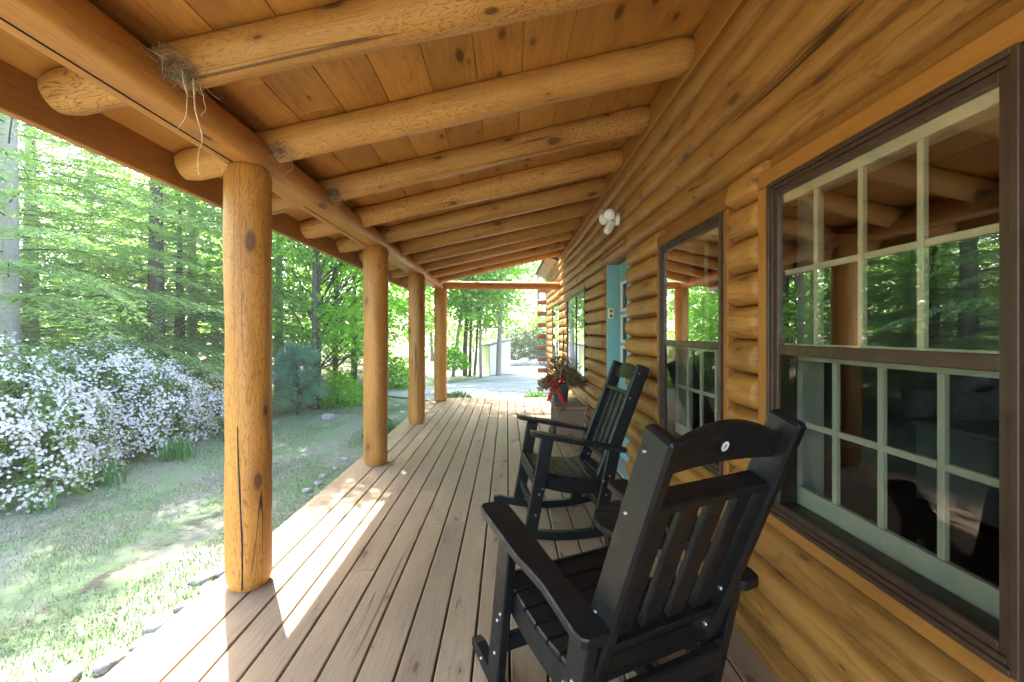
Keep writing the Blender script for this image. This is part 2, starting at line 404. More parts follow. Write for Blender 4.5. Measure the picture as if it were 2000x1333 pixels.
def kite_mesh(name, Cn, D, N, L, W, mat, parent=None, bend=0.12):
    """many leaf-sized kites as one mesh (numpy)"""
    n = len(Cn)
    D = D / np.maximum(np.linalg.norm(D, axis=1, keepdims=True), 1e-6)
    S = np.cross(D, N); S /= np.maximum(np.linalg.norm(S, axis=1, keepdims=True), 1e-6)
    N = np.cross(S, D)
    L = np.broadcast_to(np.asarray(L, float), (n,))[:, None]; W = np.broadcast_to(np.asarray(W, float), (n,))[:, None]
    V = np.empty((n, 4, 3), np.float32)
    V[:, 0] = Cn
    V[:, 1] = Cn + D * L * 0.45 + S * W * 0.5 + N * L * bend
    V[:, 2] = Cn + D * L
    V[:, 3] = Cn + D * L * 0.45 - S * W * 0.5 + N * L * bend
    me = bpy.data.meshes.new(name)
    me.vertices.add(n * 4); me.vertices.foreach_set('co', V.ravel())
    me.loops.add(n * 4); me.loops.foreach_set('vertex_index', np.arange(n * 4, dtype=np.int32))
    me.polygons.add(n); me.polygons.foreach_set('loop_start', np.arange(0, n * 4, 4, dtype=np.int32))
    me.update(calc_edges=True); me.validate()
    me.materials.append(M[mat])
    o = link(bpy.data.objects.new(name, me))
    if parent is not None: o.parent = parent; WORLD[o.name] = WORLD[parent.name]
    else: WORLD[o.name] = (0, 0, 0)
    return o

def smooth(x): x = max(0.0, min(1.0, x)); return x * x * (3 - 2 * x)

# ------------------------------------------------------------------ ground, driveway
def ground_z(x, y):
    return GZ + 0.03 * noise.noise((x * 0.35, y * 0.35, 3.0)) + 0.012 * noise.noise((x * 1.7, y * 1.7, 9.0))
def build_ground():
    xs = sorted(set([-70, -45, -30, -20, -15, -12] + [round(-10 + 0.25 * i, 3) for i in range(53)] + [4, 6, 10, 18, 30, 60]))
    ys = sorted(set([-30, -15, -8, -4] + [round(-2 + 0.25 * i, 3) for i in range(85)] + [20, 22, 25, 30, 40, 60, 100]))
    mb = MB(); nx = len(xs)
    V = [(x, y, ground_z(x, y)) for y in ys for x in xs]
    F = [(j * nx + i, j * nx + i + 1, (j + 1) * nx + i + 1, (j + 1) * nx + i) for j in range(len(ys) - 1) for i in range(nx - 1)]
    U = [[V[i][:2] for i in f] for f in F]
    mb.add(V, F, U, True)
    o = obj('ground', mb, 'ground'); o['kind'] = 'structure'
    # gravel driveway that sweeps round beyond the porch end
    mb = MB()
    far = [(-5.5, 12.6), (-3.2, 12.7), (-2.2, 13.3), (-1.3, 14.6), (-0.6, 16.0), (-0.1, 17.6), (0.1, 19.6), (0.2, 20.8), (1.2, 21.2), (3.0, 21.5), (6.0, 21.5)]
    near = [(-5.5, 11.6), (-3.2, 11.5), (-2.0, 10.7), (-1.2, 10.1), (-0.4, 9.75), (0.2, 9.7), (0.6, 9.9), (0.75, 10.4), (2.0, 10.9), (3.0, 11.3), (6.0, 12.0)]
    V, F, U = [], [], []
    n = len(far); ms = 12
    for i in range(n):
        for k in range(ms + 1):
            t = k / ms
            x = near[i][0] * (1 - t) + far[i][0] * t; y = near[i][1] * (1 - t) + far[i][1] * t
            j = 0.12 * noise.noise((x * 2, y * 2, 0.5)) if k in (0, ms) else 0
            V.append((x + j, y + j, ground_z(x, y) + 0.02))
    for i in range(n - 1):
        for k in range(ms):
            F.append((i * (ms + 1) + k, (i + 1) * (ms + 1) + k, (i + 1) * (ms + 1) + k + 1, i * (ms + 1) + k + 1)); U.append([(0, 0)] * 4)
    mb.add(V, F, U, True)
    o = obj('driveway', mb, 'gravel'); o['kind'] = 'structure'
build_ground()

def in_drive(x, y):
    if y < 9.7 or x < -5: return False
    far = 12.6 + max(0, x + 3.2) * 1.6; near = 11.5 - max(0, min(1.5, x + 3.2)) * 0.9
    return near < y < far

def build_grass():
    n = 115000
    d = RNG.random(n) ** 1.5
    Y = -0.6 + d * 14.6; X = -1.62 - RNG.random(n) * 2.8
    Z = np.array([ground_z(x, y) for x, y in zip(X, Y)])
    cl = np.array([noise.noise((x * 1.6 * 1.1, y * 0.7 * 1.3, 0.0)) for x, y in zip(X, Y)])
    keep = (cl > RNG.normal(-0.05, 0.16, n)) & ~np.array([in_drive(x, y) for x, y in zip(X, Y)])
    X, Y, Z = X[keep], Y[keep], Z[keep]; n = len(X)
    a = RNG.random(n) * 2 * PI
    D = np.stack([np.cos(a) * 0.6, np.sin(a) * 0.6, 0.5 + RNG.random(n) * 0.6], 1)
    N = np.stack([-np.sin(a), np.cos(a), np.zeros(n)], 1); N = np.cross(D, N)
    o = kite_mesh('grass', np.stack([X, Y, Z], 1), D, N, 0.016 + RNG.random(n) * 0.026, 0.005 + RNG.random(n) * 0.004, 'grass')
    tag(o, 'thin short grass growing over the dry lawn beside the porch', 'grass', kind='stuff')
build_grass()

# ------------------------------------------------------------------ deck
DX = [-1.56, -1.315] + [0.012 + 0.1475 * k for k in range(-8, 8)]
deck = thing('porch_deck', 'long brown deck of narrow boards between the posts and the log wall', 'deck', (-0.27, 3.6, 0))
for i in range(len(DX) - 1):
    x0, x1 = DX[i], DX[i + 1]
    mb = MB(); g = 0.0045
    y = -2.0; first = True
    while y < 9.3:
        e = min(9.3, y + random.choice([2.4, 3.05, 3.66, 4.27]) * (0.5 if first else 1)); first = False
        if 9.3 - e < 0.5: e = 9.3
        mb.box(x0 + g, x1 - g, y + 0.001, e - 0.001, -0.038, 0, g=1, bev=0.004)
        y = e
    obj('deck_board', mb, 'deck', deck, True)
mb = MB(); mb.box(-1.545, -1.505, -2, 9.28, -0.22, -0.042, g=1); obj('rim_joist', mb, 'deck', deck, True)
mb = MB(); mb.box(-1.505, 1.06, 9.24, 9.28, -0.22, -0.042, g=0); obj('end_joist', mb, 'deck', deck, True)
mb = MB(); mb.box(-1.5, 1.2, -1.98, 9.23, -0.24, -0.16, g=1); obj('under_deck_shade', mb, 'dark', deck, True)  # dark sheet standing in for the shade below the board gaps

def deck_litter():
    rng = np.random.default_rng(15); n = 260
    x = np.where(rng.random(n) < 0.6, rng.uniform(-1.5, -0.9, n), rng.uniform(-1.4, 0.95, n)); y = rng.uniform(1.2, 9.0, n)
    a = rng.uniform(0, 2 * PI, n); D = np.stack([np.cos(a), np.sin(a), rng.uniform(0, 0.25, n)], 1)
    N = np.array([0, 0, 1.0]) + rng.normal(size=(n, 3)) * 0.25
    o = kite_mesh('leaf_litter', np.stack([x, y, np.full(n, 0.003)], 1), D, N, rng.uniform(0.006, 0.022, n), rng.uniform(0.003, 0.010, n), 'dried', None, 0.1)
    tag(o, 'tiny dry leaf scraps and seeds scattered over the deck boards', 'leaf litter', kind='stuff')
deck_litter()

# ------------------------------------------------------------------ posts
def log_rings(p0, p1, r0, r1, n, seg=28, wob=0.035, flat=None, seed=0.0, endround=0.0):
    p0, p1 = Vector(p0), Vector(p1); d = (p1 - p0).normalized(); Lg = (p1 - p0).length
    a = Vector((0, 0, 1)) if abs(d.z) < 0.9 else Vector((1, 0, 0))
    x = d.cross(a).normalized(); y = x.cross(d)          # y is 'up' for lying logs
    R = []
    for i in range(n + 1):
        t = i / n; s = t * Lg
        c = p0.lerp(p1, t) + x * 0.010 * noise.noise((s * 0.7, seed, 1)) + y * 0.008 * noise.noise((s * 0.7, seed, 5))
        r = r0 + (r1 - r0) * t
        e = min(s, Lg - s)
        if endround and e < endround: r *= 1 - 0.16 * (1 - e / endround) ** 2
        ring = []
        for k in range(seg):
            q = 2 * PI * k / seg
            rr = r * (1 + wob * noise.noise((s * 1.8, math.cos(q) * 1.3 + seed, math.sin(q) * 1.3)) + wob * 0.5 * noise.noise((s * 6, math.cos(q) * 3 + seed, math.sin(q) * 3)))
            ox, oy = math.cos(q) * rr, math.sin(q) * rr
            if flat is not None: oy = min(oy, flat)
            ring.append(c + x * ox + y * oy)
        R.append(ring)
    return R
POSTS = [(-1.362, 2.405, 0.112, 'thickest looking peeled log post with a long drying crack by the sunlit deck patch'),
         (-1.325, 4.61, 0.121, 'peeled log post standing second along the deck, between the thickest and two slim posts'),
         (-1.322, 6.68, 0.123, 'peeled log post standing third along the deck edge, dark crack low down'),
         (-1.295, 8.87, 0.126, 'orange log post at the far end of the deck under the cross beam')]
for i, (x, y, r, lab) in enumerate(POSTS):
    t = thing('porch_post', lab, 'post', (x, y, 0), 0, 'log posts along the porch edge')
    mb = MB(); mb.loft(log_rings((0, 0, 0.001), (0, 0, 2.187), r * 0.985, r * 1.01, 44, 30, 0.06, seed=i * 7.3 + 2, endround=0.03), tone=[0.75, 0.35, 0.3, 0.5][i])
    lg = obj('log_shaft', mb, 'post', t)
    # long drying crack: a thin dark wedge sunk in the surface
    if i in (0, 1, 2):
        mb = MB(); ang = [-1.35, -1.0, -1.15][i]
        z0, z1 = [(0.02, 0.85), (0.5, 1.6), (0.1, 1.2)][i]
        pts = []
        for k in range(15):
            z = z0 + (z1 - z0) * k / 14; a = ang + 0.10 * noise.noise((z * 2, i, 0)) - 0.14 * k / 14
            pts.append((math.cos(a) * r * 0.985, math.sin(a) * r * 0.985, z))
        mb.tube(pts, [0.0045 * (1 - abs(k - 5) / 11) + 0.0008 for k in range(15)], 6)
        obj('drying_crack', mb, 'dark', lg)

# ------------------------------------------------------------------ porch roof
SL = 0.226
def axis_z(x): return 2.86 + (x - 1.0) * SL
roof = thing('porch_roof', 'sloping porch roof of pine boards on round log rafters', 'roof', (-0.35, 3.6, 2.6))
for k in range(-3, 10):
    y = 2.51 + 0.7465 * k
    if y > 8.6: continue
    x0 = -1.765 + random.uniform(-0.02, 0.02); r = 0.099 + random.uniform(-0.004, 0.006)
    mb = MB(); mb.loft(log_rings((1.004, y, axis_z(1.004)), (x0, y + random.uniform(-0.015, 0.015), axis_z(x0)), r, r * 0.85, 50, 26, 0.06, flat=0.062, seed=k * 3.1, endround=0.03), tone=random.uniform(0.25, 0.9))
    obj('rafter', mb, 'rafter', roof, True)
# beam: a round log sawn flat underneath
ys = [-2 + 0.16 * i for i in range(int((9.05 + 2) / 0.16) + 1)]
rings = []
for y in ys:
    ring = []; tp = 1.0
    for k in range(30):
        a = 2 * PI * k / 30
        r = 0.107 * (1 + 0.02 * noise.noise((y * 1.2, math.cos(a) * 1.5, math.sin(a) * 1.5 + 4)))
        X = -1.36 + math.cos(a) * r + 0.006 * noise.noise((y * 0.6, 0, 7)); Z = 2.264 + math.sin(a) * r
        if Z < 2.19:
            Z = 2.19 + 0.0005 * (k % 2)
        ring.append((X - (0.012 if (math.cos(a) < -0.5 and math.sin(a) < 0) else 0), y, Z))
    rings.append(ring)
mb = MB(); mb.loft(rings, tone=0.7); bm_ = obj('beam', mb, 'beam', roof, True)
mb = MB(); mb.tube([(-1.396 + 0.003 * noise.noise((y, 0, 0)), y, 2.1885) for y in ys[:28]], [0.003 + 0.001 * noise.noise((y * 2, 3, 0)) for y in ys[:28]], 5)
mb2 = MB(); mb2.tube([(-1.392, y, 2.1885) for y in ys[32:44]], 0.0025, 5)
obj('drying_crack', mb, 'dark', bm_, True); obj('drying_crack', mb2, 'dark', bm_, True)
# cross beam at the porch end
mb = MB(); mb.loft(log_rings((-1.24, 8.87, 2.252), (1.06, 8.87, 2.236), 0.078, 0.076, 24, 22, 0.03, seed=31), tone=0.4); obj('cross_beam', mb, 'beam', roof, True)
# ceiling boards, lying along the porch on top of the rafters
ang = math.atan(SL)
nb = 12; xa, xb = -1.80, 1.02; wd = (xb - xa) / nb
for i in range(nb):
    x0, x1 = xa + wd * i, xa + wd * (i + 1); mb = MB(); y = -2.0; first = True
    while y < 8.72:
        e = min(8.72, y + random.choice([2.4, 3.05, 3.66, 4.88]) * (random.uniform(0.3, 1) if first else 1)); first = False
        if 8.72 - e < 0.6: e = 8.72
        Mx = Matrix.Translation((x0, 0, axis_z(x0) + 0.063 + random.uniform(0, 0.0012))) @ Matrix.Rotation(-ang, 4, 'Y')
        ln = wd / math.cos(ang)
        mb.box(0.0012, ln - 0.0012, y + 0.0006, e - 0.0006, 0, 0.022, g=1, bev=0.003, Mx=Mx)
        y = e
    obj('ceiling_board', mb, 'ceiling', roof, True)
mb = MB(); Mx = Matrix.Translation((-1.86, 0, axis_z(-1.86) + 0.09)) @ Matrix.Rotation(-ang, 4, 'Y')
mb.box(0, 3.6, -2.05, 8.80, 0, 0.03, g=1, Mx=Mx); obj('shingle_deck', mb, 'roofing', roof, True)
mb = MB(); mb.box(-1.835, -1.797, -2.04, 8.78, 2.118, axis_z(-1.83) + 0.085, g=1, bev=0.004, tone=0.5); obj('fascia', mb, 'fascia', roof, True)
mb = MB(); mb.box(0.998, 1.062, -2.0, 8.72, 2.735, axis_z(1.0) + 0.058, g=1, bev=0.005, tone=0.45); obj('ledger', mb, 'casing', roof, True)
mb = MB(); mb.box(0.986, 0.9975, -2.0, 8.72, 2.722, 2.752, g=1, bev=0.003, tone=0.8); obj('ledger_trim', mb, 'casing', roof, True)

# ------------------------------------------------------------------ log cabin
cabin = thing('log_cabin', 'honey coloured log cabin with brown framed windows and a teal door', 'cabin', (3.0, 4.5, 0))
WIN = dict(z0=0.614, z1=1.907)
OPEN = [(0.915, 1.807, 0.614, 1.907, 0.065, 0.085), (2.196, 3.084, 0.614, 1.907, 0.05, 0.075), (3.95, 4.86, -0.2, 2.10, 0.0, 0.012),
        (6.05, 7.83, 0.64, 1.90, 0.03, 0.03), (9.0, 10.35, 0.64, 1.92, 0.04, 0.04)]     # y0 y1 z0 z1, casing near, casing far
P = 0.15; Z0 = -0.06
def log_segment(mb, y0, y1, zb, zt, r0, r1, seed, tone, apex=1.024, groove=1.078, back=1.25):
    n = max(2, int((y1 - y0) / 0.055)); rings = []
    zm, hh = (zb + zt) / 2, (zt - zb) / 2 - 0.0025
    T = [-1, -0.93, -0.8, -0.6, -0.35, -0.1, 0.15, 0.4, 0.63, 0.82, 0.94, 1]
    ysamp = [y0 + (y1 - y0) * i / n for i in range(n + 1)]
    for e in (0.006, 0.015, 0.03):
        if r0 and y1 - y0 > 0.15: ysamp.append(y0 + e)
        if r1 and y1 - y0 > 0.15: ysamp.append(y1 - e)
    for y in sorted(ysamp):
        k = 1.0
        if r0: k = min(k, 0.35 + 0.65 * math.sqrt(max(0, 1 - (1 - min(1, (y - y0) / 0.03)) ** 2)))
        if r1: k = min(k, 0.35 + 0.65 * math.sqrt(max(0, 1 - (1 - min(1, (y1 - y) / 0.03)) ** 2)))
        ring = []
        for t in T:
            b = (1 - abs(t) ** 4.2)
            wv = 1 + 0.22 * noise.noise((y * 0.9, seed, t * 0.6)) + 0.13 * noise.noise((y * 3.5, seed + 9, t * 1.2))
            X = groove - (groove - apex) * b * wv * k
            ring.append((X, y, zm + t * hh + 0.009 * noise.noise((y * 1.3, zb * 7 if t < 0 else zt * 7, 20)) * abs(t)))
        ring.append((back, y, zt - 0.0015)); ring.append((back, y, zb + 0.0015))
        rings.append(ring)
    mb.loft(rings, tone=tone)
mb = MB(); rs = random.Random(5)
k = 0
while Z0 + P * k < 2.78:
    zb, zt = Z0 + P * k, min(Z0 + P * (k + 1), 2.80)
    cuts = []
    for (a, b, c, d, ca, cb) in OPEN:
        top = d + (0.065 if d < 2 else 0.0); bot = c - (0.055 if c > 0 else 0)
        ov = min(zt, top) - max(zb, bot)
        if ov > 0.075: cuts.append((a - ca, b + cb))
    seg = []; y = -2.0; st = False
    for a, b in sorted(cuts): seg.append((y, a, st, True)); y = b; st = True
    seg.append((y, 11.9, st, False))
    for (a, b, s0, s1) in seg:
        # butt joints in the long logs
        J = [a]
        if b - a > 3.2 and k % 2 == 0 or b - a > 6:
            J.append(a + (b - a) * rs.uniform(0.3, 0.7))
        J.append(b)
        for q in range(len(J) - 1):
            log_segment(mb, J[q] + (0.002 if q else 0), J[q + 1], zb, zt, s0 if q == 0 else rs.random() < 0.6, s1 if q == len(J) - 2 else rs.random() < 0.4, k * 2.7 + q * 11 + a, rs.random())
    k += 1
obj('log_wall', mb, 'wall', cabin, True)
# fill strips: the log courses do not end exactly at the openings
for (a, b, c, d, ca, cb) in OPEN[:2] + OPEN[3:]:
    mb = MB(); mb.box(1.095, 1.24, a - ca, b + cb, d + 0.005, d + 0.16, g=1); obj('header_beam', mb, 'casing', cabin, True)
    mb = MB(); mb.box(1.095, 1.24, a - ca, b + cb, c - 0.16, c - 0.005, g=1); obj('sill_beam', mb, 'casing', cabin, True)
# log ends that cross at the far corner
for k in range(0, 18, 2):
    z = Z0 + P * (k + 0.5) + 0.02
    mb = MB(); rings = log_rings((1.3, 11.98 + 0.02, z), (0.81, 11.98 + 0.02, z), 0.066, 0.066, 6, 16, 0.04, seed=k); mb.loft(rings, tone=rs.random())
    obj('corner_log', mb, 'endlog', cabin, True)
# wall returning behind the corner, room and roof of the house
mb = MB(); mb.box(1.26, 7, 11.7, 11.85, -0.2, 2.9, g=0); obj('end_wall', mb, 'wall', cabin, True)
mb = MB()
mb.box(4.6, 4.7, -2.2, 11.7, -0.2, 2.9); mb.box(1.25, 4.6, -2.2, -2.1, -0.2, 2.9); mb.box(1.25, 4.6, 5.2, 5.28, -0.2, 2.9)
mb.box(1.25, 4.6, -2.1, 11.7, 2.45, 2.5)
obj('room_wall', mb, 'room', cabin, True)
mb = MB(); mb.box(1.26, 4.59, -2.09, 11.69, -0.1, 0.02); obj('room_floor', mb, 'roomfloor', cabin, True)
mb = MB(); mb.box(1.26, 7, -2.2, 11.9, 2.92, 3.0); mb.box(1.0, 1.4, -2.2, 8.7, 3.0, 3.4); obj('roof_slab', mb, 'roofing', cabin, True)
# furniture seen dimly through the glass
t = thing('side_cabinet', 'pale grey low cabinet inside the room behind the widest window', 'cabinet', (3.4, 2.6, 0.02))
mb = MB(); mb.box(-0.35, 0.35, -0.8, 0.8, 0.08, 0.62, g=1, bev=0.01); obj('body', mb, 'greyboard', t)
mb = MB(); mb.box(-0.37, 0.37, -0.82, 0.82, 0.621, 0.65, g=1, bev=0.006); obj('top', mb, 'greyboard', t)
mb = MB(); mb.box(-0.30, 0.30, -0.75, 0.75, 0.0, 0.079, g=1); obj('base', mb, 'dark', t)
# eave soffit beyond the porch end
mb = MB(); Mx = Matrix.Translation((0.80, 0, 2.86)) @ Matrix.Rotation(math.radians(22), 4, 'Y')
for i in range(3): mb.box(i * 0.115, i * 0.115 + 0.112, 9.25, 12.3, 0, 0.02, g=1, Mx=Mx, bev=0.003)
obj('eave_soffit', mb, 'ceiling', cabin, True)
mb = MB(); Mx = Matrix.Translation((0.775, 0, 2.86)) @ Matrix.Rotation(math.radians(-18), 4, 'Y'); mb.box(0, 0.8, 9.22, 12.35, 0.022, 0.06, g=1, Mx=Mx)
obj('eave_roof', mb, 'roofing', cabin, True)

# ---- windows
def double_hung(y0, y1, z0, z1, ca, cb):
    mb = MB()   # brown aluminium frame with stepped mouldings
    fw = 0.052
    for (a, b, X) in ((0, 0.016, 1.028), (0.016, 0.03, 1.036), (0.03, fw, 1.044)):
        mb.box(X, 1.12, y0 + a, y0 + b, z0 + 0.002, z1 - 0.002, g=2, bev=0.002); mb.box(X, 1.12, y1 - b, y1 - a, z0 + 0.002, z1 - 0.002, g=2, bev=0.002)
        mb.box(X - 0.001, 1.12, y0 + b - 0.001, y1 - b + 0.001, z1 - b, z1 - a, g=1, bev=0.002); mb.box(X - 0.003, 1.12, y0 + b - 0.001, y1 - b + 0.001, z0 + a, z0 + b, g=1, bev=0.002)
    zm = 1.255
    mb.box(1.046, 1.066, y0 + fw, y1 - fw, zm - 0.018, zm + 0.02, g=1, bev=0.003)
    w = obj('window', mb, 'brown', cabin, True)
    mb = MB()   # wood casing round the frame
    mb.box(1.042, 1.12, y0 - ca + 0.002, y0 - 0.001, z0 - 0.055, z1 + 0.001, g=2, bev=0.004); mb.box(1.042, 1.12, y1 + 0.001, y1 + cb - 0.002, z0 - 0.055, z1 + 0.001, g=2, bev=0.004)
    mb.box(1.040, 1.12, y0 - ca + 0.002, y1 + cb - 0.002, z1 + 0.003, z1 + 0.068, g=1, bev=0.004)
    mb.box(1.040, 1.12, y0 - 0.001, y1 + 0.001, z0 - 0.055, z0 - 0.002, g=1, bev=0.004)
    obj('casing', mb, 'casing', w, True)
    yi0, yi1 = y0 + 0.045, y1 - 0.005
    def sash(name, X, za, zb, mat, st, bot, top, mw):
        mb = MB()
        a, b = y0 + 0.04, y1 - 0.02 + 0.02
        mb.box(X, X + 0.022, a, a + st, za, zb, g=2, bev=0.002); mb.box(X, X + 0.022, b - st, b, za, zb, g=2, bev=0.002)
        mb.box(X + 0.001, X + 0.021, a + st, b - st, za, za + bot, g=1, bev=0.002); mb.box(X + 0.001, X + 0.021, a + st, b - st, zb - top, zb, g=1, bev=0.002)
        iw = (b - a - 2 * st)
        for i in (1, 2, 3):
            y = a + st + iw * i / 4; mb.box(X + 0.003, X + 0.019, y - mw / 2, y + mw / 2, za + bot, zb - top, g=2, bev=0.002)
        z = (za + bot + zb - top) / 2
        for i in range(4):
            ya = a + st + iw * i / 4 + mw / 2 * (i > 0); yb = a + st + iw * (i + 1) / 4 - mw / 2 * (i < 3)
            mb.box(X + 0.005, X + 0.018, ya, yb, z - mw / 2, z + mw / 2, g=1, bev=0.002)
        return obj(name, mb, mat, w, True)
    sash('sash', 1.068, zm - 0.004, z1 - 0.05, 'cream', 0.026, 0.03, 0.035, 0.02)
    sash('sash', 1.128, z0 + 0.03, zm + 0.0, 'sage', 0.04, 0.085, 0.04, 0.021)
    mb = MB()   # painted reveal
    mb.box(1.121, 1.26, y0 + 0.02, y0 + 0.038, z0, z1 - 0.03, g=2); mb.box(1.121, 1.26, y1 + 0.002, y1 + 0.02, z0, z1 - 0.03, g=2)
    mb.box(1.121, 1.27, y0 + 0.038, y1 + 0.002, z0 - 0.01, z0 + 0.028, g=1); mb.box(1.121, 1.26, y0 + 0.038, y1 + 0.002, z1 - 0.03, z1 - 0.012, g=1)
    obj('reveal', mb, 'sage', w, True)
    for (a, b, gm) in ((zm + 0.02, z1 - fw, 'glass'), (z0 + fw, zm - 0.018, 'screenglass')):
        mb = MB(); mb.box(1.054, 1.057, y0 + fw, y1 - fw, a, b); obj('pane', mb, gm, w, True)
    return w
for (a, b, c, d, ca, cb) in OPEN[:2]: double_hung(a, b, c, d, ca, cb)

def picture_window(y0, y1, z0, z1, mull, curtain):
    mb = MB(); fw = 0.035
    mb.box(1.03, 1.12, y0, y0 + fw, z0, z1, g=2, bev=0.003); mb.box(1.03, 1.12, y1 - fw, y1, z0, z1, g=2, bev=0.003)
    mb.box(1.031, 1.12, y0 + fw, y1 - fw, z0, z0 + fw, g=1, bev=0.003); mb.box(1.031, 1.12, y0 + fw, y1 - fw, z1 - fw, z1, g=1, bev=0.003)
    if mull: mb.box(1.033, 1.12, mull - 0.028, mull + 0.028, z0 + fw, z1 - fw, g=2, bev=0.003)
    w = obj('window', mb, 'brown', cabin, True)
    mb = MB(); mb.box(1.012, 1.12, y0 - 0.06, y1 + 0.06, z1 + 0.002, z1 + 0.06, g=1, bev=0.004); obj('casing', mb, 'casing', w, True)
    mb = MB(); mb.box(1.02, 1.12, y0 - 0.03, y1 + 0.03, z0 - 0.05, z0 - 0.002, g=1, bev=0.004); obj('sill', mb, 'casing', w, True)
    segs = [(y0 + fw, mull - 0.028), (mull + 0.028, y1 - fw)] if mull else [(y0 + fw, y1 - fw)]
    for a, b in segs:
        mb = MB(); mb.box(1.043, 1.047, a, b, z0 + fw, z1 - fw); obj('pane', mb, 'glass' if curtain else 'glassfar', w, True)
    if curtain:
        mb = MB(); n = 60
        rings = [[(1.10 + 0.012 * math.sin(i * 1.9), y0 + 0.02 + (y1 - y0 - 0.04) * i / n, z) for z in (z0 + 0.02, z1 - 0.02)] for i in range(n + 1)]
        mb.loft(rings, closed=False, caps=False); obj('curtain', mb, 'curtain', w, True)
picture_window(*OPEN[3][:4], 6.84, False)
picture_window(*OPEN[4][:4], None, True)

# ---- door in its deep opening
def build_door():
    y0, y1, zt = 3.95, 4.86, 2.10
    mb = MB()
    mb.box(1.062, 1.25, y1 - 0.035, y1 - 0.001, 0.0, zt - 0.002, g=2, bev=0.003); mb.box(1.085, 1.25, y0 + 0.001, y0 + 0.035, 0.0, zt - 0.002, g=2, bev=0.003)
    mb.box(1.066, 1.25, y0 + 0.035, y1 - 0.035, zt - 0.04, zt - 0.003, g=1, bev=0.003)
    d = obj('door', mb, 'teal', cabin, True)
    mb = MB(); X = 1.19
    ya, yb = y0 + 0.038, y1 - 0.038
    st = 0.11
    mb.box(X, X + 0.045, ya, ya + st, 0.03, zt - 0.043, g=2, bev=0.003); mb.box(X, X + 0.045, yb - st, yb, 0.03, zt - 0.043, g=2, bev=0.003)
    for (a, b) in ((0.03, 0.95), (1.18, 1.23), (1.50, 1.55), (1.84, zt - 0.043)): mb.box(X + 0.001, X + 0.044, ya + st, yb - st, a, b, g=1, bev=0.003)
    ym = (ya + yb) / 2; mb.box(X + 0.003, X + 0.042, ym - 0.02, ym + 0.02, 0.95, 1.84, g=2, bev=0.002)
    sl = obj('door_leaf', mb, 'teal', d, True)
    for (a, b) in ((0.95, 1.18), (1.23, 1.50), (1.55, 1.84)):
        mb = MB(); mb.box(X + 0.02, X + 0.024, ya + st, yb - st, a, b); obj('door_pane', mb, 'glassfar', d, True)
    for (a, b) in ((0.95, 1.18), (1.23, 1.50), (1.55, 1.84)):
        mb = MB(); e0, e1 = ya + st, yb - st
        mb.box(X - 0.008, X - 0.0005, e1 - 0.045, e1 + 0.03, a - 0.01, b + 0.01, g=2, bev=0.002); mb.box(X - 0.008, X - 0.0005, e0 - 0.03, e0 + 0.045, a - 0.01, b + 0.01, g=2, bev=0.002)
        mb.box(X - 0.007, X - 0.0005, e0 + 0.045, e1 - 0.045, a - 0.01, a + 0.02, g=1, bev=0.002); mb.box(X - 0.007, X - 0.0005, e0 + 0.045, e1 - 0.045, b - 0.02, b + 0.01, g=1, bev=0.002)
        obj('lite_frame', mb, 'white', d, True)
    mb = MB(); mb.tube([(X, yb - 0.05, 1.0), (X - 0.04, yb - 0.05, 1.0), (X - 0.055, yb - 0.05, 1.0)], [0.01, 0.012, 0.028], 12); obj('door_handle', mb, 'steel', d, True)
    mb = MB(); mb.box(1.05, 1.26, y0 + 0.002, y1 - 0.002, 0.001, 0.022, g=1, bev=0.004); obj('threshold', mb, 'greyboard', d, True)
    mb = MB(); mb.box(0.992, 1.06, y0 - 0.05, y1 + 0.1, zt + 0.002, zt + 0.024, g=1, bev=0.003); obj('drip_board', mb, 'fascia', d, True)
build_door()
t = thing('key_box', 'small ivory switch box on the teal door jamb', 'switch box', (1.10, 4.822, 1.47))
mb = MB(); mb.box(-0.032, 0.032, -0.022, 0, 0, 0.115, g=2, bev=0.006); obj('case', mb, 'ivory', t)
for z in (0.03, 0.08):
    mb = MB(); mb.box(-0.012, 0.012, -0.0245, -0.0225, z - 0.012, z + 0.012, bev=0.001); obj('button', mb, 'dark', t)

